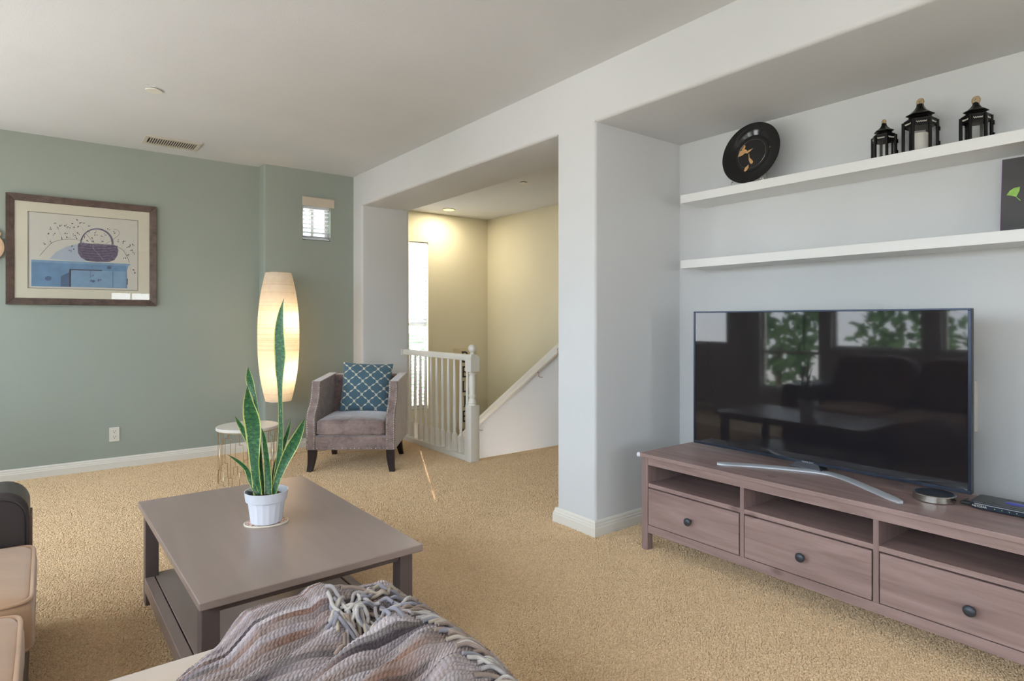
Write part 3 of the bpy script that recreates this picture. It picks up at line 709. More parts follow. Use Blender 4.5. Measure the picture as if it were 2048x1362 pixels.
# ---- lanterns
M['rope'] = simple('jute_rope', (178, 156, 122), .9, var=.25, vscale=120, bmp=.6, bscale=200)
def lantern(label, y, w, H, loop, rz, x=3.205):
    t = thing('lantern', label, 'lantern', (x, y, S1), rz, None)
    R = w/2; hb = H*.66
    hexp = [(R*math.cos(PI/3*k), R*math.sin(PI/3*k)) for k in range(6)]
    MB().lathe([(R*1.02, 0), (R*1.04, .006), (R, .010)], 6).build('base', M['blackmetal'], t)
    for k in range(6):
        a, b = np.array(hexp[k]), np.array(hexp[(k+1) % 6])
        MB().tube([(a[0], a[1], .008), (a[0], a[1], hb)], .0068, 6).build('post', M['blackmetal'], t)
        c = (a+b)/2; pw = (b-a)*.43
        q = [(c-pw)*.97, (c+pw)*.97]
        MB().add([(q[0][0], q[0][1], .012), (q[1][0], q[1][1], .012), (q[1][0], q[1][1], hb-.02), (q[0][0], q[0][1], hb-.02),
                  (q[0][0]*.975, q[0][1]*.975, .012), (q[1][0]*.975, q[1][1]*.975, .012), (q[1][0]*.975, q[1][1]*.975, hb-.02), (q[0][0]*.975, q[0][1]*.975, hb-.02)],
                 [(0, 1, 2, 3), (7, 6, 5, 4), (0, 4, 5, 1), (1, 5, 6, 2), (2, 6, 7, 3), (3, 7, 4, 0)]).build('pane', M['glass'], t)
        # top band with pierced scroll, and low sill bar
        e0, e1 = a+(b-a)*.06, b-(b-a)*.06
        for z0_, z1_ in ((.008, .014), (hb-.026, hb)):
            bd_ = MB().add([(e0[0], e0[1], z0_), (e1[0], e1[1], z0_), (e1[0], e1[1], z1_), (e0[0], e0[1], z1_), (e0[0]*.96, e0[1]*.96, z0_), (e1[0]*.96, e1[1]*.96, z0_), (e1[0]*.96, e1[1]*.96, z1_), (e0[0]*.96, e0[1]*.96, z1_)],
                    [(0, 1, 2, 3), (7, 6, 5, 4), (0, 4, 5, 1), (1, 5, 6, 2), (2, 6, 7, 3), (3, 7, 4, 0)])
            band = bd_.build('band', M['blackmetal'], t)
        sc = []
        for j in range(25):
            tt = .2+.6*j/24; p = (a+(b-a)*tt)*1.012; sc.append((p[0], p[1], hb-.013+.004*math.sin(j*1.35)*(1 if j % 5 else .3)))
        MB().tube(sc, .0011, 5).build('scroll', M['wallwhite'], band)
    hr_ = H-hb
    rf = [(R*.98, hb), (R*1.0, hb+.004), (R*.70, hb+hr_*.22), (R*.66, hb+hr_*.30), (R*.86, hb+hr_*.36), (R*.87, hb+hr_*.39), (R*.58, hb+hr_*.52), (R*.36, hb+hr_*.68), (R*.24, hb+hr_*.84), (R*.20, hb+hr_), (R*.05, hb+hr_*1.02)]
    MB().lathe(rf, 6).build('roof', M['blackmetal'], t)
    for zz in (.3, .72):
        h0 = hexp[5]; MB().box(h0[0]*1.0-.004, h0[0]+.005, h0[1]-.010, h0[1]-.001, hb*zz-.009, hb*zz+.009).build('hinge', M['blackmetal'], t)
    lp = [(0, loop*.36*math.cos(a), H-.002+loop*.4+loop*.42*math.sin(a)) for a in [2*PI*k/16 for k in range(16)]]
    MB().tube(lp, loop*.28, 8, True).build('rope_loop', M['rope'], t, smooth=60)
    return t
lantern('smallest black metal lantern nearest the plate on the upper shelf', 1.215, .100, .188, .020, -.45)
lantern('largest black metal lantern with a white candle inside, on the upper shelf', 1.062, .132, .238, .027, -.12)
lantern('black metal lantern at the right end of the upper shelf', .850, .108, .185, .028, -.12)
M['wax'] = simple('white_wax', (232, 228, 218), .6, var=.02)
cn = thing('pillar_candle', 'white pillar candle inside the largest lantern', 'candle', (3.205, 1.062, S1+.0105))
MB().lathe([(.030, 0), (.032, .003), (.032, .088), (.026, .093), (.004, .090)], 24).build('wax', M['wax'], cn, smooth=50); MB().tube([(0, 0, .089), (.001, 0, .10)], .0012, 6).build('wick', M['slot'], cn)
tl = thing('tealight', 'small tealight cup inside the lantern at the right end of the shelf', 'candle', (3.205, .850, S1+.0105))
MB().lathe([(.023, 0), (.026, .002), (.027, .05), (.025, .05), (.0245, .02)], 24).build('cup', M['glass'], tl, smooth=50); MB().lathe([(.022, .003), (.022, .018)], 20).build('wax', M['wax'], tl)

# ---- botanical panel on the lower shelf
ap = thing('art_panel', 'dark grey canvas panel with a green ginkgo leaf, standing on the lower shelf', 'art', (3.155, .53, S2))
tl_ = Matrix.Rotation(math.radians(6), 4, 'Y')
def tilt(mb): mb.v = [tuple(tl_ @ Vector(p)) for p in mb.v]; return mb
M['slate'] = simple('slate_grey_print', (72, 70, 72), .6, var=.22, vscale=5); M['purple'] = simple('purple_lens_fringe', (96, 52, 110), .6)
M['leafg'] = simple('ginkgo_green', (150, 196, 92), .6, var=.2, vscale=60)
tilt(MB().box(0, .02, -.225, .222, 0, .312)).build('canvas', M['slate'], ap)
tilt(MB().box(-.0006, .0206, .222, .2245, 0, .312)).build('edge', M['purple'], ap)  # purple strip paints a lens colour fringe along the canvas side
def AP(cx, cy):  # crop pixels (right-hand zoom) -> panel plane (y, z)
    p = atx(1700+cx*.2203, 180+cy*.2203, 3.14); return (p[1]-.53, p[2]-S2)
def leafpoly(ps): return tilt(MB().prism([AP(*p) for p in ps], -.0022, -.0004, 'x'))
leafpoly([(1402, 945), (1430, 905), (1470, 878), (1522, 867), (1520, 900), (1508, 930), (1490, 962), (1470, 955), (1440, 950)]).build('leaf_blade', M['leafg'], ap)
leafpoly([(1484, 960), (1496, 962), (1535, 994), (1528, 998)]).build('leaf_stalk', M['leafg'], ap)
# ================================================================ COFFEE TABLE
TZ = .44
ct = thing('coffee_table', 'low grey-brown coffee table with a lower shelf on the carpet', 'coffee table', (.714, 2.575, 0), math.radians(1.0))
tx, ty = .372, .628
MB().box(-tx, tx, -ty, ty, TZ-.026, TZ).build('tabletop', M['table'], ct, bevel=.004)
for sx in (-1, 1):
    for sy in (-1, 1):
        x1 = sx*(tx-.016); y1 = sy*(ty-.05)
        MB().box(min(x1, x1-sx*.052), max(x1, x1-sx*.052), min(y1, y1-sy*.058), max(y1, y1-sy*.058), 0, TZ-.026).build('leg', M['table_leg'], ct, bevel=.003)
for sy in (-1, 1): MB().box(-tx+.068, tx-.068, sy*(ty-.07)-.011, sy*(ty-.07)+.011, TZ-.064, TZ-.026).build('apron', M['table_leg'], ct, bevel=.002)
for sx in (-1, 1): MB().box(sx*(tx-.05)-.011, sx*(tx-.05)+.011, -ty+.108, ty-.108, TZ-.064, TZ-.026).build('apron', M['table_leg'], ct, bevel=.002)
MB().box(-tx+.055, tx-.055, -ty+.06, ty-.06, .105, .125).build('lower_shelf', M['table'], ct, bevel=.003)
for sx in (-1, 1): MB().box(min(sx*(tx-.012), sx*(tx-.05)), max(sx*(tx-.012), sx*(tx-.05)), -ty+.109, ty-.109, .07, .128).build('shelf_rail', M['table'], ct, bevel=.003)

# ================================================================ SNAKE PLANT
pb = atz(533, 1042, TZ+.008); S_ = FPX/float((pb-C_) @ F_)
cs = thing('oval_coaster', 'oval ceramic trivet with a floral rim under the plant pot', 'trivet', (pb[0], pb[1], TZ), -YAW+.35)
M['ceramic'] = simple('cream_ceramic', (226, 214, 196), .25, var=.03); M['rose'] = simple('rose_print', (176, 84, 92), .5, var=.2); M['navy'] = simple('dark_rim_line', (58, 56, 70), .4)
def oval(r, k=.74): return [(r*math.cos(a), r*k*math.sin(a)) for a in [2*PI*j/48 for j in range(48)]]
MB().prism(oval(.086), 0.0, .007, 'z').build('tile', M['ceramic'], cs, bevel=.002)
def ringm(r0, r1, z0, z1):
    a, b = oval(r0), oval(r1); n = len(a); m_ = MB()
    m_.add([(x, y, z1) for x, y in a]+[(x, y, z1) for x, y in b]+[(x, y, z0) for x, y in a]+[(x, y, z0) for x, y in b],
           [(i, (i+1) % n, n+(i+1) % n, n+i) for i in range(n)]+[(2*n+i, 3*n+i, 3*n+(i+1) % n, 2*n+(i+1) % n) for i in range(n)]+[(n+i, n+(i+1) % n, 3*n+(i+1) % n, 3*n+i) for i in range(n)]+[(i, 2*n+i, 2*n+(i+1) % n, (i+1) % n) for i in range(n)])
    return m_
ringm(.0775, .0795, .0065, .0074).build('rim_line', M['navy'], cs)
for j in range(16):
    a = 2*PI*j/16; fl = MB()
    for q in range(5):
        c = (.069*math.cos(a)+.0035*math.cos(q*1.257), .069*.72*math.sin(a)+.0035*math.sin(q*1.257))
        fl.prism([(c[0]+.0028*math.cos(t), c[1]+.0028*math.sin(t)) for t in [2*PI*w/6 for w in range(6)]], .0068, .0073, 'z')
    fl.build('flower_print', M['rose'], cs)
pot = thing('snake_plant', 'tall snake plant with yellow-edged leaves in a white fluted pot', 'plant', (pb[0], pb[1], TZ+.0075), -YAW)
M['pot'] = simple('white_pot_plastic', (226, 228, 236), .4, var=.01)
def flute(a, z): return 1-.045*abs(math.sin(a*9)) if .004 < z < .088 else 1
PH = .126
MB().lathe([(.030, .0), (.058, .001), (.060, .004), (.071, .086), (.078, .0885), (.079, .091), (.083, .124), (.084, PH), (.081, PH), (.079, .12), (.075, .10), (.02, .098)], 108, cap=False, fn=flute).build('pot', M['pot'], pot, smooth=28)
M['soil'] = simple('potting_soil', (74, 54, 44), .95, var=.4, vscale=120, bmp=1, bscale=150, bdist=.01)
MB().lathe([(.077, .098), (.06, .106), (.03, .110), (.001, .112)], 40, cap=False).build('soil', M['soil'], pot, smooth=60)
# round grey-green disc (moisture pad) tucked at the left inside the rim
dm = MB().lathe([(.038, -.002), (.040, 0), (.038, .002)], 28); rm = Matrix.Translation((-.045, .01, .112)) @ Matrix.Rotation(math.radians(-25), 4, 'X') @ Matrix.Rotation(math.radians(12), 4, 'Y')
dm.v = [tuple(rm @ Vector(p)) for p in dm.v]; dm.build('round_pad', simple('felt_grey_green', (118, 122, 108), .85, var=.08), pot, smooth=40)
def leaf_mat():
    m, nt, b = nm('snake_plant_leaf')
    uv = nt.nodes.new('ShaderNodeUVMap'); sp = nt.nodes.new('ShaderNodeSeparateXYZ'); nt.links.new(uv.outputs[0], sp.inputs[0])
    d = nt.nodes.new('ShaderNodeMath'); d.operation = 'ABSOLUTE'; s_ = nt.nodes.new('ShaderNodeMath'); s_.operation = 'SUBTRACT'; s_.inputs[1].default_value = .5
    nt.links.new(sp.outputs[0], s_.inputs[0]); nt.links.new(s_.outputs[0], d.inputs[0])
    mp = nt.nodes.new('ShaderNodeMapping'); mp.inputs['Scale'].default_value = (2.0, 30, 1); nt.links.new(uv.outputs[0], mp.inputs[0])
    nz = noise(nt, mp.outputs[0], 1.4, 4, .6, .8)
    gr = ramp(nt, nz, [(.36, s2l((28, 68, 40))), (.56, s2l((48, 98, 52))), (.75, s2l((112, 148, 98)))])
    ed = nt.nodes.new('ShaderNodeMath'); ed.operation = 'MULTIPLY_ADD'; ed.inputs[1].default_value = .07; nt.links.new(nz, ed.inputs[0]); nt.links.new(d.outputs[0], ed.inputs[2])
    mk = ramp(nt, ed.outputs[0], [(.445, (0, 0, 0)), (.465, (1, 1, 1))])
    mx = nt.nodes.new('ShaderNodeMix'); mx.data_type = 'RGBA'; nt.links.new(mk, mx.inputs[0]); nt.links.new(gr, mx.inputs[6]); mx.inputs[7].default_value = (*s2l((186, 190, 108)), 1)
    nt.links.new(mx.outputs[2], b.inputs['Base Color']); b.inputs['Roughness'].default_value = .38; b.inputs['Specular IOR Level'].default_value = .5
    return m
M['leaf'] = leaf_mat()
def leaf(pts, d0, d1, twist=0.0, cup=.25):
    """pts: (px, py, width px) from tip to base in the photo; d0/d1 = distance behind the pot centre at tip and base (m)"""
    P = np.array(catmull(pts, 7)); n = len(P); K = 7
    a = (P[:, 0]-533)/S_; h = (1042-P[:, 1])/S_; w = np.maximum(P[:, 2], .6)/S_/2
    t = np.linspace(0, 1, n); dep = d0+(d1-d0)*t+.02*np.sin(t*PI)
    # correct size for the leaf's own distance
    kx = 1+dep*S_/FPX; a = a*kx; w = w*kx; hz = CAM_H-(TZ+.0075); h = hz-(hz-h)*kx
    mb = MB(); vs = []; uv = []
    for s in (0, 1):
        for i in range(n):
            tg = np.array([a[min(i+1, n-1)]-a[max(i-1, 0)], h[min(i+1, n-1)]-h[max(i-1, 0)]]); tg /= np.linalg.norm(tg)+1e-9; nr = np.array([tg[1], -tg[0]])
            if nr[0] < 0: nr = -nr
            for j in range(K):
                u = j/(K-1)*2-1; tw = twist*(t[i]-.5)
                off = u*w[i]; cu = cup*w[i]*(u*u)-cup*w[i]*.5
                vs.append((a[i]+nr[0]*off*math.cos(tw), dep[i]-cu+off*math.sin(tw)+s*(.0025*(1-u*u)+.0004), h[i]+nr[1]*off*math.cos(tw)))
                uv.append((j/(K-1), t[i]*(abs(h[0]-h[-1])/.4)))
    fs = []
    for i in range(n-1):
        for j in range(K-1):
            fs.append((i*K+j, i*K+j+1, (i+1)*K+j+1, (i+1)*K+j)); q = n*K
            fs.append((q+i*K+j, q+(i+1)*K+j, q+(i+1)*K+j+1, q+i*K+j+1))
    q = n*K
    for i in range(n-1):
        fs.append((i*K, (i+1)*K, q+(i+1)*K, q+i*K)); fs.append((i*K+K-1, q+i*K+K-1, q+(i+1)*K+K-1, (i+1)*K+K-1))
    mb.add(vs, fs); me = mb.mesh('leaf'); ul = me.uv_layers.new(name='UVMap')
    for lp in me.loops: ul.data[lp.index].uv = uv[lp.vertex_index]
    finish('leaf', me, M['leaf'], pot, smooth=80)
leaf([(562, 597, .5), (558, 610, 5), (554, 630, 13), (551, 660, 20), (551.5, 690, 23), (552.5, 712, 23), (551.5, 740, 18), (552, 765, 12), (553, 795, 9), (554.5, 830, 9), (555.5, 870, 10), (554, 910, 11), (550, 950, 12), (545, 990, 14)], .03, .012, .5)
leaf([(501, 771, .5), (500, 785, 9), (500, 805, 20), (504, 830, 31), (507, 850, 33), (508.5, 875, 30), (509.5, 900, 25), (511, 925, 21), (514, 950, 19), (520, 990, 20)], -.03, -.02, -.4)
leaf([(489, 734, .5), (488, 745, 9), (490, 762, 16), (494, 778, 13), (501, 800, 8), (508, 850, 9), (514, 920, 9), (522, 985, 10)], .04, .02, .2)
leaf([(470, 832, .5), (476, 846, 9), (485, 864, 13), (494, 884, 12), (505, 915, 11), (514, 950, 11), (520, 985, 11)], .0, .0, .3)
leaf([(467, 910, .5), (477, 918, 6), (490, 930, 9), (498, 942, 10), (503, 958, 11), (510, 972, 10), (518, 988, 9)], -.05, -.02, .6)
leaf([(526, 856, .5), (528, 872, 8), (530, 900, 11), (533, 930, 13), (536, 960, 15), (539, 990, 15)], -.015, -.01, .2)
leaf([(573, 840, .5), (568, 855, 6), (561, 875, 9), (553, 897, 11), (546, 920, 13), (541, 945, 12), (541, 970, 9), (542, 990, 8)], .045, .025, .4)
leaf([(611, 836, .5), (604, 850, 9), (595, 868, 17), (584, 888, 22), (574, 906, 22), (565, 925, 19), (557, 946, 16), (551, 968, 13), (546, 990, 12)], -.005, .0, -.3)
leaf([(521, 880, .5), (524, 905, 5), (527, 935, 7), (529, 960, 8), (531, 990, 8)], .03, .01, .2)

# ================================================================ ARMCHAIR
ch = thing('armchair', 'taupe velvet armchair with silver nailhead trim and dark tapered legs', 'armchair', (1.994, 4.765, 0), math.atan2(-.592, .806))
M['velvet'] = velvet('taupe_velvet', (114, 98, 95), (164, 143, 136)); M['velvet_side'] = M['velvet']
M['darkwood'] = wood('espresso_wood', (36, 26, 24), (52, 38, 35), 'z', .35, knots=False)
M['nail'] = simple('silver_nailhead', (214, 212, 206), .25, 1, var=.02)
HWc = .366; AT = .078; ZB = .185
arm_prof = catmull([(0, ZB), (0, .33), (.0, .44)], 4)[:-1]+catmull([(0, .44), (.022, .492), (.085, .55), (.128, .62), (.142, .69), (.146, .738)], 6)
arm_prof = [(p[0], p[1]) for p in arm_prof]
outer = arm_prof+[(.40, .752), (.685, .768), (.705, .75), (.685, .5), (.655, ZB+.03), (.62, ZB+.005)]
for s in (-1, 1):
    x0, x1 = (-HWc, -HWc+AT) if s < 0 else (HWc-AT, HWc)
    MB().prism(outer, x0, x1, 'x').build('arm', M['velvet'], ch, smooth=35, bevel=.008, seg=3)
bk = MB().prism(round_poly([(.565, .30), (.60, .755), (.695, .765), (.66, ZB+.01), (.565, ZB+.01)], {1: .025, 2: .03}, 5), -HWc+AT-.002, HWc-AT+.002, 'x'); bk.build('backrest', M['velvet'], ch, smooth=40)
MB().box(-HWc+AT-.003, HWc-AT+.003, .004, .57, ZB, .302).build('seat_frame', M['velvet'], ch, bevel=.006)
sc_ = superbox(.284, .292, .069, .16, 12, .018, .28); sc_.v = [(x, y+.272, z+.368) for x, y, z in sc_.v]
sco = sc_.build('seat_cushion', M['velvet'], ch, smooth=70)
def pip(z): return [(.2845*math.copysign(abs(math.cos(a))**.16, math.cos(a)), .272+.2925*math.copysign(abs(math.sin(a))**.16, math.sin(a)), z) for a in [2*PI*k/96 for k in range(96)]]
for z in (.325, .415): MB().tube(pip(z), .0035, 6, True).build('piping', M['velvet'], sco, smooth=60)
for sx in (-1, 1):
    x = sx*.322
    lg_ = [(x, .045, ZB+.02, .034), (x+sx*.002, .042, .12, .031), (x+sx*.008, .034, .06, .026), (x+sx*.020, .022, 0, .021)]
    m_ = MB(); vs = []
    for (a, b, c, w) in lg_: vs += [(a-w, b-w, c), (a+w, b-w, c), (a+w, b+w, c), (a-w, b+w, c)]
    m_.add(vs, [(0, 1, 2, 3), (15, 14, 13, 12)]+[(i*4+j, i*4+(j+1) % 4, (i+1)*4+(j+1) % 4, (i+1)*4+j) for i in range(3) for j in range(4)]); m_.build('leg', M['darkwood'], ch, bevel=.003)
    x = sx*.30; lg_ = [(x, .60, ZB+.05, .03), (x, .615, .12, .028), (x+sx*.006, .645, .06, .024), (x+sx*.012, .685, 0, .020)]
    m_ = MB(); vs = []
    for (a, b, c, w) in lg_: vs += [(a-w, b-w, c), (a+w, b-w, c), (a+w, b+w, c), (a-w, b+w, c)]
    m_.add(vs, [(0, 1, 2, 3), (15, 14, 13, 12)]+[(i*4+j, i*4+(j+1) % 4, (i+1)*4+(j+1) % 4, (i+1)*4+j) for i in range(3) for j in range(4)]); m_.build('leg', M['darkwood'], ch, bevel=.003)
nails = MB()
def nail(x, y, z, r=.0052, nrm=(0, -1, 0)):
    N = Vector(nrm).normalized(); a = N.orthogonal().normalized(); b = N.cross(a); c = Vector((x, y, z)); vs = []
    for rr, hh in ((1, 0), (.75, .55)):
        for k in range(6): vs.append(c+(a*math.cos(k*PI/3)+b*math.sin(k*PI/3))*r*rr+N*r*hh)
    vs.append(c+N*r*.8)
    nails.add(vs, [(k, (k+1) % 6, 6+(k+1) % 6, 6+k) for k in range(6)]+[(6+k, 6+(k+1) % 6, 12) for k in range(6)])
ap_ = np.array(arm_prof); seg = np.r_[0, np.cumsum(np.linalg.norm(np.diff(ap_, axis=0), axis=1))]
for s in (-1, 1):
    for off in (.011, AT-.011):
        x = s*(HWc-off)
        for d in np.arange(.012, seg[-1], .0148):
            y = np.interp(d, seg, ap_[:, 0]); z = np.interp(d, seg, ap_[:, 1]); y2 = np.interp(d+.005, seg, ap_[:, 0]); z2 = np.interp(d+.005, seg, ap_[:, 1])
            nail(x, y, z, nrm=(0, -(z2-z), (y2-y)))
for k in range(17): nail(-HWc+AT+.012+k*(2*(HWc-AT)-.024)/16, .0035, ZB+.014, .0066)
tag(nails.build('nailhead_trim', M['nail'], ch, smooth=60), kind='stuff')

# patterned pillow on the chair
N_ = 220; u = np.linspace(-1, 1, N_); UU, VV = np.meshgrid(u, u, indexing='ij')
hs = .222
edge = 1-.05*(1-VV**2); edge2 = 1-.05*(1-UU**2)
X = UU*hs*edge; Z = VV*hs*edge2
T = .075*(np.clip(1-np.abs(UU)**2.6, 0, 1)*np.clip(1-np.abs(VV)**2.6, 0, 1))**.55
T = T*(1+.05*np.sin(5*UU+2)*np.cos(4*VV))+.0008
def trellis(x, y):
    px, py = .125, .118; best = np.full(x.shape, 9.)
    for i in range(-4, 5):
        for j in range(-8, 9):
            cx = i*px+(px/2 if j % 2 else 0); cy = j*py/2; dx = np.abs(x-cx)/px; dy = np.abs(y-cy)/px
            d = np.minimum(np.hypot(dx-.250, dy)-.178, np.hypot(dx, dy-.225)-.158); d = np.minimum(d, np.maximum(dx-.190, dy-.180)); d = np.minimum(d, (dx/.43+dy/.405-1)*.3); best = np.minimum(best, d)
    return best
D = trellis(X+.03, Z+.02); tt = np.clip((D+.010)/.016, 0, 1)[..., None]
c_b = np.array(s2l((78, 106, 120))); c_w = np.array(s2l((206, 204, 184))); CC = c_b*(1-tt)+c_w*tt
pw_ = thing('throw_pillow', 'blue pillow with cream trellis pattern leaning in the armchair', 'pillow', (0, 0, 0))
pw_.location = ch.matrix_basis @ Vector((.045, .435, .445)) if False else Vector((1.994, 4.765, 0))+Vector((.806*.035+.592*.455, -.592*.035+.806*.455, .655))
pw_.rotation_euler = (math.radians(-17), math.radians(2.5), math.atan2(-.592, .806)+.10)
def pill(sign):
    A = np.stack([X, sign*T, Z], -1); m_ = MB(); m_.grid(A); me = m_.mesh('pillow'); set_cols(me, CC.reshape(-1, 3)); return me
M['pillow'] = attr_mat('trellis_cotton', .85, .3, .15, 600)
finish('front_cover', pill(-1), M['pillow'], pw_, smooth=80); finish('back_cover', pill(1), M['pillow'], pw_, smooth=80)

# ================================================================ FLOOR LAMP
LX, LY = 1.705, 5.735
lp = thing('floor_lamp', 'tall floor lamp with a glowing barrel-shaped paper shade in the corner', 'lamp', (LX, LY, 0))
MB().lathe([(.142, 0), (.145, .004), (.145, .016), (.135, .022), (.02, .026), (.012, .04)], 40).build('base', M['wallwhite'], lp, smooth=40)
MB().tube([(0, 0, .02), (0, 0, 1.60)], .0125, 14).build('pole', M['steel'], lp, smooth=60)
def shade_mat():
    m, nt, b = nm('rice_paper'); nt.nodes.remove(b); out = nt.nodes['Material Output']
    v = coords(nt); sp = nt.nodes.new('ShaderNodeSeparateXYZ'); nt.links.new(v, sp.inputs[0])
    tr = nt.nodes.new('ShaderNodeBsdfTranslucent'); df = nt.nodes.new('ShaderNodeBsdfDiffuse'); mx = nt.nodes.new('ShaderNodeMixShader'); mx.inputs[0].default_value = .55
    nz = noise(nt, v, 26, 3); wires = nt.nodes.new('ShaderNodeTexNoise'); wires.noise_dimensions = '1D'; wires.inputs['Scale'].default_value = 55; wires.inputs['Detail'].default_value = 1
    sl_ = nt.nodes.new('ShaderNodeMath'); sl_.operation = 'MULTIPLY_ADD'; sl_.inputs[1].default_value = .012; nt.links.new(sp.outputs[0], sl_.inputs[0]); nt.links.new(sp.outputs[2], sl_.inputs[2]); nt.links.new(sl_.outputs[0], wires.inputs['W'])
    ln = ramp(nt, wires.outputs['Fac'], [(.475, (1, 1, 1)), (.5, (.84, .79, .70)), (.525, (1, 1, 1))])
    bs = ramp(nt, nz, [(.3, (.80, .74, .66)), (.7, (.86, .80, .72))])
    ml = nt.nodes.new('ShaderNodeMix'); ml.data_type = 'RGBA'; ml.blend_type = 'MULTIPLY'; ml.inputs[0].default_value = 1; nt.links.new(bs, ml.inputs[6]); nt.links.new(ln, ml.inputs[7])
    nt.links.new(ml.outputs[2], tr.inputs[0]); nt.links.new(ml.outputs[2], df.inputs[0]); nt.links.new(df.outputs[0], mx.inputs[1]); nt.links.new(tr.outputs[0], mx.inputs[2]); nt.links.new(mx.outputs[0], out.inputs[0])
    return m
M['paper'] = shade_mat()
z0_, z1_ = .512, 1.695; prof = []
for k in range(121):
    t = k/120; z = z0_+(z1_-z0_)*t; q = (t-.5)*2
    r = .181-(.181-.112)*abs(q)**2.3+.0006*math.sin(k*2.1); prof.append((r, z))
MB().lathe(prof, 72, cap=False).build('paper_shade', M['paper'], lp, smooth=60)
for z, r in ((z0_, prof[0][0]), (z1_, prof[-1][0])):
    MB().tube([(r*math.cos(a), r*math.sin(a), z) for a in [2*PI*k/40 for k in range(40)]], .0022, 6, True).build('shade_ring', M['steel'], lp, smooth=60)
for k, zb_ in enumerate((.80, 1.24)):
    bm_ = MB().lathe([(.008, -.035), (.014, -.03), (.022, -.01), (.024, .006), (.018, .024), (.004, .032)], 20, (.042, -.01, zb_)); bm_.build('bulb', emis('lamp_bulb', (255, 214, 150), 4), lp, smooth=60)
    MB().tube([(0, 0, zb_-.05), (.03, -.008, zb_-.05), (.042, -.01, zb_-.034)], .008, 8).build('socket', M['wallwhite'], lp, smooth=60)
    d = bpy.data.lights.new('lamp_bulb', 'POINT'); o = bpy.data.objects.new('lamp_bulb', d); COL.objects.link(o); o.parent = lp; o.location = (.05, -.055, zb_); d.energy = 3.8; d.color = (1, .72, .40); d.shadow_soft_size = .035
MB().tube(catmull([(.13, .02, .006), (.20, .03, .004), (.30, .0, .004), (.40, -.03, .004), (.50, .0, .004), (.62, .10, .004), (.70, .22, .01)], 8), .0035, 6).build('power_cord', simple('dark_red_cord', (88, 40, 34), .5), lp, smooth=60)

# ================================================================ SIDE TABLE
stb = thing('side_table', 'small round side table with white top and fine gold wire frame', 'side table', (1.262, 5.035, 0))
ZT = .432; RT = .229
MB().lathe([(RT-.004, ZT-.024), (RT, ZT-.020), (RT, ZT-.004), (RT-.004, ZT)], 64).build('tabletop', simple('white_stone_top', (232, 226, 216), .3, var=.03, vscale=3), stb, smooth=40)
RW = .212; wr = .0023
for z in (.0035, ZT-.03): MB().tube([(RW*math.cos(a), RW*math.sin(a), z) for a in [2*PI*k/64 for k in range(64)]], wr, 6, True).build('hoop', M['gold'], stb, smooth=60)
def arc(a0, a1, z, n=5): return [(RW*math.cos(a0+(a1-a0)*k/n), RW*math.sin(a0+(a1-a0)*k/n), z) for k in range(n+1)]
def V(a, z): return (RW*math.cos(a), RW*math.sin(a), z)
for k in range(6):
    a = 2*PI*k/6+.2; w = .20
    MB().tube([V(a-w, ZT-.03), V(a-w, ZT-.10)]+arc(a-w, a-w*.35, ZT-.115)+[V(a-w*.35, .13)]+arc(a-w*.35, a-w, .115)+[V(a-w, .004)], wr, 6).build('wire', M['gold'], stb, smooth=50)
    MB().tube([V(a+w, ZT-.03), V(a+w, ZT-.10)]+arc(a+w, a+w*.35, ZT-.115)+[V(a+w*.35, .13)]+arc(a+w*.35, a+w, .115)+[V(a+w, .004)], wr, 6).build('wire', M['gold'], stb, smooth=50)
    c = a+PI/6
    MB().tube([V(c-.07, ZT-.03), V(c-.07, ZT-.06)]+arc(c-.07, c+.07, ZT-.07)+[V(c+.07, ZT-.06), V(c+.07, ZT-.03)], wr, 6).build('wire_loop', M['gold'], stb, smooth=50)
    MB().tube([V(c, ZT-.07), V(c, .07)], wr*.8, 6).build('wire', M['gold'], stb, smooth=50)
    MB().tube([V(c-.07, .004), V(c-.07, .06)]+arc(c-.07, c+.07, .07)+[V(c+.07, .06), V(c+.07, .004)], wr, 6).build('wire_loop', M['gold'], stb, smooth=50)
# ================================================================ FRAMED PICTURE
PYc = YG-.018
def PX(cx, cy):
    p = aty(cx/5.676, 380+cy/5.676, PYc); return (p[0]-.266, p[2]-1.816)
pic = thing('framed_picture', 'large brown-framed print of a basket on a blue cupboard, on the sage wall', 'picture', (.266, YG, 1.816))
M['frame'] = simple('mottled_brown_frame', (92, 76, 68), .5, .2, var=.30, vscale=22, bmp=.2, bscale=80)
ox, oz, fw = .509, .435, .053
def rail(p0, p1, p2, p3):   # outer a, outer b, inner b, inner a
    m_ = MB(); vs = []
    for (x, z), d in ((p0, -.004), (p1, -.004), (p2, -.004), (p3, -.004)): vs.append((x, d, z))
    for (x, z), d in ((p0, -.030), (p1, -.030), (p2, -.018), (p3, -.018)): vs.append((x, d, z))
    m_.add(vs, [(0, 1, 2, 3), (4, 7, 6, 5), (0, 4, 5, 1), (1, 5, 6, 2), (2, 6, 7, 3), (3, 7, 4, 0)]); m_.build('frame_rail', M['frame'], pic, bevel=.003)
O = [(-ox, -oz), (ox, -oz), (ox, oz), (-ox, oz)]; I = [(-ox+fw, -oz+fw), (ox-fw, -oz+fw), (ox-fw, oz-fw), (-ox+fw, oz-fw)]
for k in range(4): rail(O[k], O[(k+1) % 4], I[(k+1) % 4], I[k])
M['mat'] = simple('cream_mat_board', (214, 208, 188), .8, var=.01); M['print'] = simple('print_paper', (206, 203, 192), .8, var=.02)
ma = [PX(313, 237), PX(1570, 343), PX(1570, 1140), PX(313, 1118)]
mx0 = (ma[0][0]+ma[3][0])/2; mx1 = (ma[1][0]+ma[2][0])/2; mz1 = (ma[0][1]+ma[1][1])/2; mz0 = (ma[2][1]+ma[3][1])/2
f = MB(); e = .012
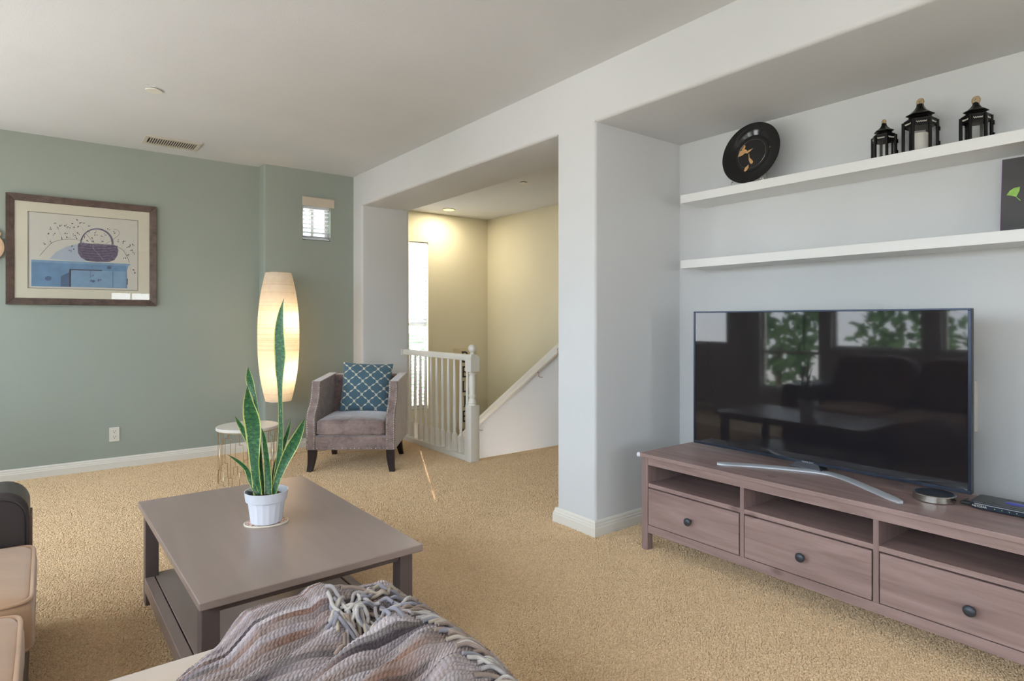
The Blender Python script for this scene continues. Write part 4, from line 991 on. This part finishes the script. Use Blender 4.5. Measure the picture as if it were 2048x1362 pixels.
f.box(-ox+.04, ox-.04, -.010, -.006, mz1, oz-.04).box(-ox+.04, ox-.04, -.010, -.006, -oz+.04, mz0).box(-ox+.04, mx0, -.010, -.006, mz0, mz1).box(mx1, ox-.04, -.010, -.006, mz0, mz1)
f.build('mat_board', M['mat'], pic)
f = MB(); g = .004
f.box(mx0, mx1, -.0105, -.0085, mz1-g, mz1).box(mx0, mx1, -.0105, -.0085, mz0, mz0+g).box(mx0, mx0+g, -.0105, -.0085, mz0, mz1).box(mx1-g, mx1, -.0105, -.0085, mz0, mz1)
f.build('mat_inner_line', simple('olive_bevel', (120, 116, 98), .7), pic)
prt = MB().box(mx0, mx1, -.006, -.004, mz0, mz1).build('print', M['print'], pic)
def art(nme, poly, mat, lay=1): MB().prism([PX(*p) for p in poly], -.006-.0004*lay, -.0055, 'y').build(nme, mat, prt)
M['pb1'] = simple('print_blue', (104, 140, 176), .8, var=.12, vscale=14); M['pb2'] = simple('print_blue_light', (124, 156, 186), .8, var=.1, vscale=14); M['pb3'] = simple('print_blue_dark', (74, 98, 130), .8, var=.1)
M['pbk'] = simple('print_dark', (56, 50, 62), .8); M['pbsk'] = simple('print_basket', (104, 94, 116), .85, var=.35, vscale=70); M['pbsd'] = simple('print_basket_dark', (72, 64, 84), .85, var=.2, vscale=60)
M['psh'] = simple('print_shadow_blue', (172, 182, 196), .8, var=.02); M['twig'] = simple('print_twig', (96, 90, 96), .8); M['pale'] = simple('print_pale_twig', (168, 164, 166), .8)
art('painted_shadow', [(560, 780), (640, 700), (760, 640), (880, 610), (880, 700), (980, 812), (900, 812)], M['psh'], 1)
art('painted_cupboard', [(355, 815), (1440, 860), (1445, 1115), (355, 1090)], M['pb1'], 1)
art('painted_cornice', [(355, 788), (1480, 838), (1480, 850), (1462, 862), (1440, 915), (1440, 860), (355, 815)], M['pb2'], 2)
art('painted_door', [(808, 905), (1430, 925), (1430, 1112), (808, 1100)], M['pb2'], 2)
art('painted_gap', [(788, 896), (1160, 908), (1160, 918), (806, 908), (804, 1100), (788, 1098)], M['pbk'], 3)
art('painted_door_shade', [(690, 980), (788, 930), (788, 1098), (690, 1096)], M['pb3'], 2)
art('painted_plank_line', [(1280, 925), (1286, 925), (1286, 1110), (1280, 1110)], M['pb3'], 3)
art('painted_plank_line', [(1024, 910), (1028, 910), (1028, 1000), (1024, 1000)], M['pb3'], 3)
art('painted_hinge', [(1442, 1005), (1452, 1005), (1450, 1075), (1440, 1075)], M['pbk'], 3)
for cx, cy, r in ((548, 1003, 38), (1240, 880, 26), (1060, 1035, 20)): art('painted_knot', [(cx+r*math.cos(a), cy+r*.7*math.sin(a)) for a in [2*PI*k/16 for k in range(16)]], M['pb3'], 4)
bas = [(882, 640), (890, 605), (920, 595), (1060, 610), (1200, 615), (1300, 622), (1330, 640), (1345, 680), (1335, 740), (1300, 795), (1240, 815), (1100, 815), (985, 805), (920, 765), (885, 710)]
art('painted_basket', bas, M['pbsk'], 3)
for k in range(6):
    y = 632+k*30; w = 225-8*k-(k*k*2.6); cx = 1112
    pts = [(cx-w+2*w*i/12, y+14*math.sin(PI*i/12)) for i in range(13)]
    art('painted_weave', pts+[(a, b+7) for a, b in reversed(pts)], M['pbsd'], 4)
hd = [(915+190*0, 600)]
def arcp(cx, cy, rx, ry, a0, a1, n=18): return [(cx+rx*math.cos(a0+(a1-a0)*i/n), cy-ry*math.sin(a0+(a1-a0)*i/n)) for i in range(n+1)]
art('painted_handle', arcp(1100, 610, 192, 178, PI, -.05)+list(reversed(arcp(1096, 610, 172, 164, PI, -.05))), M['pbsk'], 5)
def twig(nme, pts, r, mat, lay=4):
    P = [PX(*p) for p in catmull(pts, 5)]; MB().tube([(x, -.0062-.0004*lay*.5, z) for x, z in P], r, 4).build(nme, mat, prt)
twig('painted_twig', [(450, 745), (520, 665), (590, 600), (680, 568), (800, 555), (900, 570), (960, 600)], .0011, M['twig'])
twig('painted_twig', [(975, 495), (1020, 545), (1070, 600), (1130, 610)], .0013, M['twig']); twig('painted_twig', [(1330, 640), (1400, 685), (1450, 770), (1470, 825)], .0013, M['twig'])
twig('painted_twig', [(1200, 610), (1290, 555), (1355, 500), (1340, 455), (1290, 440)], .0010, M['twig'])
twig('painted_twig', [(1060, 600), (1060, 660), (1110, 715), (1170, 790)], .0010, M['pale'], 6)
for a in ([(710, 560), (690, 510), (650, 420), (630, 375)], [(800, 555), (790, 490), (740, 400)], [(880, 560), (855, 480), (810, 400)], [(630, 585), (600, 530), (620, 500)], [(560, 625), (540, 560), (530, 510)], [(970, 490), (930, 430), (900, 380)], [(1380, 660), (1400, 600), (1415, 570)], [(1450, 770), (1500, 720), (1510, 640)], [(490, 700), (440, 660)], [(1475, 870), (1490, 930), (1525, 960)], [(1150, 610), (1140, 530), (1110, 500)], [(600, 600), (575, 560), (565, 575)], [(760, 560), (745, 500), (750, 480)], [(1130, 610), (1180, 560), (1190, 510)], [(1405, 690), (1450, 650), (1500, 630)], [(820, 640), (870, 638)]):
    twig('painted_sprig', a, .0006, M['pale'])
br = MB(); rb_ = random.Random(3)
cl_ = [(632, 372), (690, 398), (580, 437), (545, 490), (615, 498), (500, 603), (565, 590), (650, 428), (745, 400), (780, 428), (812, 385), (840, 420), (880, 340), (910, 370), (945, 380), (900, 415), (1015, 415), (1080, 475), (970, 530), (1010, 468), (890, 495), (860, 540), (840, 510), (750, 485), (705, 545), (770, 530), (1050, 545), (1090, 520), (1160, 525), (1200, 505), (1165, 580), (1235, 440), (1295, 480), (1415, 575), (1410, 600), (1335, 575), (1515, 620), (1480, 630), (1455, 645), (1500, 680), (1520, 715), (1420, 775), (1455, 740), (1515, 900), (1525, 940), (795, 690), (810, 640), (845, 670), (1045, 970), (1110, 1020), (1035, 1030), (1140, 1025), (1060, 580), (1000, 575), (930, 560)]
for cx, cy in cl_:
    for q in range(3):
        a, b = cx+rb_.uniform(-16, 16), cy+rb_.uniform(-12, 12); r = rb_.uniform(4.2, 6.4)
        br.prism([PX(a+r*math.cos(t), b+r*math.sin(t)) for t in [2*PI*w/6 for w in range(6)]], -.0082, -.0055, 'y')
tag(br.build('painted_berries', M['pbk'], prt), kind='stuff')
MB().box(-ox+fw-.008, ox-fw+.008, -.0150, -.0130, -oz+fw-.008, oz-fw+.008).build('glass', M['glass'], pic)

# peach petal ornament just entering at the left of the picture
po = thing('wall_ornament', 'peach rounded wall ornament at the far left edge beside the picture', 'wall decor', (-.36, YG, 1.80))
pm = simple('peach_glaze', (226, 190, 158), .5, var=.08, vscale=30)
for (cx, cz, rx, rz, y) in ((.0, .02, .112, .115, -.020), (.012, .125, .080, .045, -.012), (-.03, -.08, .09, .08, -.012)):
    q = MB().lathe([(.05, 0), (.9, .004), (1.0, .010), (.85, .020), (.4, .026), (.01, .028)], 28); q.v = [(x*rx+cx, y-z*.7, yy*rz+cz) for x, yy, z in q.v]; q.build('petal', pm, po, smooth=60)

# ================================================================ SOFA AND OTTOMAN
M['leather'] = simple('dark_brown_leather', (58, 50, 50), .38, var=.15, vscale=6, bmp=.25, bscale=120); M['leather2'] = simple('brown_leather_side', (104, 78, 66), .45, var=.15, vscale=6, bmp=.2, bscale=120)
M['tan'] = simple('tan_microfibre', (196, 158, 124), .8, var=.08, vscale=5, sheen=.4, bmp=.25, bscale=14, bdist=.01); M['tan2'] = simple('brown_microfibre', (126, 98, 82), .85, var=.12, vscale=5, sheen=.3)
sf = thing('sofa', 'dark brown leather sofa with tan seat cushions along the left edge', 'sofa', (0, 0, 0))
SX0, SX1 = -1.02, -.045
MB().box(SX0, SX1, .60, 3.18, .04, .235).build('base', M['leather'], sf, bevel=.02, seg=3)
ar = MB().prism(round_poly([(SX0, .05), (-.048, .05), (-.048, .612), (SX0, .612)], {2: .085}, 8), 2.955, 3.195, 'y'); ar.build('arm', M['leather'], sf, smooth=40, bevel=.022, seg=4)
MB().prism(round_poly([(2.985, .06), (2.985, .50), (3.165, .50), (3.165, .06)], {1: .03, 2: .03}, 5), -.049, -.040, 'x').build('arm_front_panel', M['leather2'], sf, smooth=40, bevel=.003)
MB().tube(catmull([(-.052, 2.957, .25), (-.052, 2.957, .46), (-.056, 2.957, .52), (-.080, 2.957, .565), (-.125, 2.957, .588), (-.2, 2.957, .592), (-.5, 2.957, .592), (-.9, 2.957, .592)], 5), .006, 8).build('arm_piping', M['leather'], sf, smooth=60)
bkp = MB().prism(round_poly([(-1.02, .05), (-.80, .05), (-.88, .80), (-1.10, .80)], {2: .06, 3: .06}, 5), .60, 2.96, 'y'); bkp.build('back_frame', M['leather2'], sf, smooth=40)
def cushion(nme, x0, x1, y0, y1, z0, z1, mat, par, crown=.025, pipe=True):
    c = superbox((x1-x0)/2, (y1-y0)/2, (z1-z0)/2, .13, 14, crown, .32); cx, cy, cz = (x0+x1)/2, (y0+y1)/2, (z0+z1)/2
    c.v = [(x+cx+.004*math.sin(y*60+z*9)*(abs(x)/((x1-x0)/2))**6, y+cy+.003*math.sin(x*70), z+cz) for x, y, z in c.v]; o = c.build(nme, mat, par, smooth=80)
    if pipe:
        for zz in (z1-.022, z0+.03):
            hx, hy = (x1-x0)/2-.006, (y1-y0)/2-.006
            P = [(cx+hx*math.copysign(abs(math.cos(a))**.13, math.cos(a)), cy+hy*math.copysign(abs(math.sin(a))**.13, math.sin(a)), zz) for a in [2*PI*k/120 for k in range(120)]]
            MB().tube(P, .0065, 8, True).build('piping', mat, o, smooth=60)
    return o
cushion('seat_cushion', -.86, -.026, 2.345, 2.95, .225, .425, M['tan'], sf)
cushion('seat_cushion', -.86, -.050, 1.70, 2.335, .215, .405, M['tan'], sf)
cushion('seat_cushion', -.86, -.050, 1.06, 1.69, .215, .405, M['tan'], sf)
for k, y0 in enumerate((.62, 1.42, 2.20)):
    c = superbox(.13, .37, .24, .3, 10, 0, .4); c.v = [(x-.74-.12*z, y+y0+.38, z+.66) for x, y, z in c.v]; c.build('back_cushion', M['tan2'], sf, smooth=80)
for x, y in ((-.12, .7), (-.12, 3.1), (-.95, .7), (-.95, 3.1)): MB().box(x-.03, x+.03, y-.03, y+.03, 0, .045).build('foot', M['darkwood'], sf)

OX0, OX1, OY0, OY1, OZ = .03, .835, .88, 1.755, .405
ot = thing('ottoman', 'large beige upholstered ottoman in the foreground under the knitted throw', 'ottoman', ((OX0+OX1)/2, (OY0+OY1)/2, 0))
hx, hy = (OX1-OX0)/2, (OY1-OY0)/2
M['beige'] = simple('beige_microfibre', (206, 186, 166), .8, var=.05, vscale=4, sheen=.4)
c = superbox(hx, hy, .09, .08, 14, .0, .18); c.v = [(x, y, z+OZ-.09) for x, y, z in c.v]; c.build('top_cushion', M['beige'], ot, smooth=80)
MB().box(-hx+.015, hx-.015, -hy+.015, hy-.015, .05, OZ-.15).build('base', M['beige'], ot, bevel=.02, seg=3)
MB().tube([((hx-.002)*math.copysign(abs(math.cos(a))**.08, math.cos(a)), (hy-.002)*math.copysign(abs(math.sin(a))**.08, math.sin(a)), OZ-.035) for a in [2*PI*k/160 for k in range(160)]], .005, 8, True).build('piping', M['beige'], ot, smooth=60)
for x in (-1, 1):
    for y in (-1, 1): MB().box(x*(hx-.07)-.03, x*(hx-.07)+.03, y*(hy-.07)-.03, y*(hy-.07)+.03, 0, .055).build('foot', M['darkwood'], ot)

# ================================================================ KNITTED THROW
th = thing('knitted_throw', 'chunky knitted throw in greys and browns with fringe, heaped on the ottoman', 'throw', (0, 0, 0))
crest = np.array([aty(px, py, 1.66)[[0, 2]] for px, py in ((440, 1280), (450, 1272), (480, 1240), (500, 1218), (540, 1203), (580, 1193), (610, 1187), (625, 1175), (645, 1171), (670, 1178), (690, 1176), (720, 1182), (750, 1176), (770, 1178), (795, 1195), (815, 1215))])
edger = np.array([atx(px, py, .80)[[1, 2]] for px, py in ((815, 1210), (840, 1235), (870, 1250), (900, 1272), (930, 1295), (955, 1325), (975, 1355), (990, 1400))][::-1])
def gauss(x, s): return np.exp(-(x/s)**2)
def sstep(a, b, x): t = np.clip((x-a)/(b-a), 0, 1); return t*t*(3-2*t)
def vnoise(x, y, seed, sc):
    r = np.random.default_rng(seed); out = np.zeros_like(x)
    for k in range(7):
        a, b, p = r.normal(0, sc), r.normal(0, sc), r.uniform(0, 6.28); out += np.sin(a*x+b*y+p)
    return out/7
def throw_h(x, y):
    hc = np.interp(x, crest[:, 0], crest[:, 1])-OZ-.013*sstep(.62, .54, x); hr = np.interp(y, edger[:, 0], edger[:, 1])-OZ
    far = hc*np.where(y > 1.655, np.sqrt(np.clip(1-((y-1.655)/.10)**2, 0, 1)), gauss(y-1.655, .15))
    rgt = hr*np.where(x > .775, np.sqrt(np.clip(1-((x-.775)/.09)**2, 0.0, 1)), gauss(x-.775, .14))
    h = np.maximum(.016, np.maximum(far-.008, (rgt-.008)*sstep(1.72, 1.50, y)))
    # long folds running with the rows and a second folded layer at the near right
    w = y+.35*(x-.5)+.03*np.sin(9*x+2)
    h = h+.024*np.sin(2*PI*(y-.22*x)/.135+1.4*np.sin(5*x))*sstep(.2, .5, x)*sstep(1.66, 1.50, y)*sstep(.80, .70, x)+.008*np.sin(2*PI*(y+.12*x)/.21+1)*sstep(1.66, 1.50, y)*sstep(.80, .70, x)
    h = h+.010*vnoise(x, y, 5, 14)*sstep(1.68, 1.52, y)*sstep(.80, .70, x)
    line = 1.455+.16*(x-.66)                                       # front edge of the folded-over layer
    h = h+.028*sstep(.0, .012, line-y)*sstep(.42, .60, x)*sstep(.80, .70, x)
    edge = .38-(1.735-y)*.96
    h = h*sstep(-.005, .06, x-edge)+.006
    return h
NU, NV = 700, 760
yv = np.linspace(.92, 1.772, NV)[None, :].repeat(NU, 0); uu = np.linspace(0, 1, NU)[:, None].repeat(NV, 1)
xl = .38-(1.735-yv)*.96+.012*np.sin(30*yv); XE = .842
Ltot = (XE-xl)+.20; s = uu*Ltot; xw = np.minimum(xl+s, XE); over = np.clip(xl+s-XE, 0, None)
hh = throw_h(xw, yv)
r0 = .045; ang = np.clip(over/r0, 0, PI/2)
zt = OZ+hh-r0*(1-np.cos(ang))-np.clip(over-r0*PI/2, 0, None); xt = xw+r0*np.sin(ang)*.9+.012*np.sin(yv*38)*sstep(.05, .2, over)
yt = yv+.012*vnoise(xw, yv, 9, 10)
P = np.stack([xt, yt, zt], -1)
# normals for the knit relief
du = np.gradient(P, axis=0); dv_ = np.gradient(P, axis=1); nn = np.cross(du, dv_); nn /= np.linalg.norm(nn, axis=2, keepdims=True)+1e-9
ROW = .0128; STI = .0098
rowc = (yv+.035*np.sin(3.2*xw+1)+.02*vnoise(xw, yv, 21, 6))/ROW; ri = np.floor(rowc).astype(int); ft = rowc-ri
prof_ = np.sqrt(np.clip(1-(2*ft-1)**2, 0, 1)); ph = (s/STI+.37*ri)
half = np.where(ft < .5, ft*2, (1-ft)*2)
stitch = np.abs(np.sin(PI*(ph+.45*half*np.where(ft < .5, 1, 1)))) ** .7
groove = 1-.5*gauss(ft-.5, .08)
rel = .0082*prof_*(.45+.55*stitch)*groove
P = P+nn*rel[..., None]
rr = np.random.default_rng(11); nr_ = ri.max()-ri.min()+2; r0i = ri-ri.min()
pal = np.array([s2l(c) for c in ((182, 173, 168), (166, 157, 154), (154, 142, 134), (148, 126, 112), (124, 115, 118), (190, 183, 180), (160, 147, 138), (136, 106, 88), (78, 68, 70), (174, 165, 161))])
# yarn dyed along its length: the colour drifts along each row
NK = 7; kn = rr.choice(len(pal), size=(nr_, NK+1), p=[.18, .15, .13, .09, .08, .11, .10, .05, .05, .06])
pos = np.clip(s/1.0*NK, 0, NK-1e-3); k0 = pos.astype(int); fr = (pos-k0)[..., None]; fr = fr*fr*(3-2*fr)
colr = pal[kn[r0i, k0]]*(1-fr)+pal[kn[r0i, k0+1]]*fr
dk_ = np.where(rr.random(nr_) < .12, .50, 1.0)[r0i]; dk_ = np.where((np.sin(s*9+r0i*2.1) > -.2), dk_, 1.0); colr = colr*dk_[..., None]*np.array((1.05, .99, 1.03))*(.88+.20*rr.random((nr_, 400))[r0i, (ph.astype(int)) % 400])[..., None]
mt = MB()
me = bpy.data.meshes.new('knit'); idx = np.arange(NU*NV).reshape(NU, NV)
fq = np.stack([idx[:-1, :-1], idx[1:, :-1], idx[1:, 1:], idx[:-1, 1:]], -1).reshape(-1, 4)
me.from_pydata(P.reshape(-1, 3).tolist(), [], fq.tolist()); me.update(); set_cols(me, colr.reshape(-1, 3))
M['knit'] = attr_mat('chunky_knit_yarn', .9, .4, .3, 900, .1)
finish('knit_cloth', me, M['knit'], th, smooth=180)
# fringe strands
yarn = [simple('fringe_yarn_%d' % k, c, .9, var=.12, vscale=60, sheen=.3, bmp=.3, bscale=400) for k, c in enumerate(((184, 175, 166), (164, 155, 152), (148, 126, 112), (136, 131, 138), (172, 156, 138)))]
rf = random.Random(5)
def hz(x, y): return float(throw_h(np.array([[min(x, XE)]]), np.array([[y]]))[0, 0])+OZ
def strand(pts, r=.0052):
    MB().tube(catmull(pts, 5), r, 7).build('fringe_strand', yarn[rf.randrange(5)], th, smooth=70)
def lay(x, y, l=.0): return (x, y, (hz(x, y) if x < XE else hz(XE, y)-(x-XE)*1.2)+.008+l)
for k in range(44):      # tangle lying over the heap near the far right corner
    x, y = rf.uniform(.60, .78), rf.uniform(1.47, 1.66); a = rf.uniform(-2.4, .4); p = [lay(x, y, rf.uniform(0, .012))]
    for q in range(5):
        a += rf.uniform(-.75, .75); x += .020*math.cos(a); y += .020*math.sin(a); y = min(y, 1.715); p.append(lay(x, y, rf.uniform(.0, .016)))
    strand(p)
kx, ky = .668, 1.505     # big knot with its tassel
for k in range(9):
    a = -1.75+.16*k; ex, ey = kx+.012*math.cos(a), ky+.012*math.sin(a)
    strand([lay(kx+.004*math.cos(k), ky+.03, .022), lay(kx, ky, .026), lay(ex+.018*math.cos(a), ey+.03*math.sin(a), .022), lay(ex+.03*math.cos(a), ey+.055*math.sin(a), .014), lay(ex+.035*math.cos(a), ey+.075*math.sin(a), .004)], .0054)
for k in range(4):
    t0 = k*1.2; strand([lay(kx+.016*math.cos(t0+t), ky+.012+.012*math.sin(t0+t), .026+.008*math.sin(t+k)) for t in (0, 1.2, 2.4, 3.6, 4.8)], .0054)
for k in range(52):      # tassels along the right hand edge
    y = 1.46-.0105*k; x = .79+rf.uniform(-.03, .03); yy = y+rf.uniform(-.015, .015)
    strand([lay(x, yy, .004), lay(x+.03, yy-.006, .010), lay(x+.058, yy-.025+rf.uniform(-.02, .012), .008), lay(x+.075, yy-.055+rf.uniform(-.03, .015), .006), lay(x+.088, yy-.09+rf.uniform(-.03, .02), .0)], .0050)
# ================================================================ OUTSIDE: trees seen through the windows
M['leafy'] = simple('tree_foliage', (92, 124, 78), .9, var=.45, vscale=6); M['bark'] = simple('tree_bark', (88, 72, 60), .9, var=.3)
def tree(label, x, y, zc_, r, seed, z0=-3.0):
    t = thing('tree', label, 'tree', (x, y, z0))
    rg = random.Random(seed); m_ = MB()
    for k in range(420):
        u_, v_, w_ = rg.gauss(0, 1), rg.gauss(0, 1), rg.gauss(0, 1); n_ = math.sqrt(u_*u_+v_*v_+w_*w_); q = r*(.55+.5*rg.random())
        c = Vector((u_/n_*q, v_/n_*q, zc_-z0+w_/n_*q*1.1)); a = Vector((rg.gauss(0, 1), rg.gauss(0, 1), rg.gauss(0, 1))).normalized(); b = a.orthogonal().normalized(); sz = r*.13
        m_.add([c-a*sz, c+b*sz*.6, c+a*sz, c-b*sz*.6], [(0, 1, 2, 3)])
    f_ = m_.build('foliage', M['leafy'], t)
    MB().tube([(0, 0, 0), (.05, 0, (zc_-z0)*.5), (0, .05, zc_-z0)], [.12, .09, .05], 8).build('trunk', M['bark'], t, smooth=60)
for k, (y, r, lab) in enumerate(((-.6, .9, 'leafy garden tree outside, nearest the camera end of the left wall'), (1.6, .85, 'leafy garden tree outside the window behind the sofa'), (3.9, .85, 'leafy garden tree outside the tall low-silled window'), (6.2, .9, 'leafy garden tree outside, at the far end of the left wall'))): tree(lab, -5.2-.4*(k % 2), y, .9, r, 20+k)
tree('leafy tree outside the stairwell window', 6.4, 11.5, -.2, 1.4, 40)
bpy.context.view_layer.update()
import OpenImageIO as oiio, numpy as np, sys
a=oiio.ImageBuf('/workdir/render_main.png').get_pixels(oiio.UINT8); H,W=a.shape[:2]; k=W/2048
for n,(x,y) in dict(ceil=(600,150),ceilL=(60,180),ceilR=(1250,60),green=(400,700),greenL=(100,700),greenT=(420,350),prot=(600,650),pillar=(1150,600),pillow=(1150,950),alcL=(1270,600),tvwall=(1550,560),tvw_up=(1650,270),alcceil=(1600,150),header=(900,320),soffit=(950,380),jamb=(770,600),stairR=(1040,600),stairL=(910,560),carpN=(1200,1250),carpM=(950,1050),carpL=(180,1150),carpF=(300,945),table=(450,1120),drawer=(1560,1130),cabtop=(1480,960),chair=(700,895),sofa=(20,1140),mat=(270,590)).items():
    p=a[max(0,int(y*k)-3):int(y*k)+4,max(0,int(x*k)-3):int(x*k)+4,:3].reshape(-1,3).mean(0); print(n,p.round().astype(int))
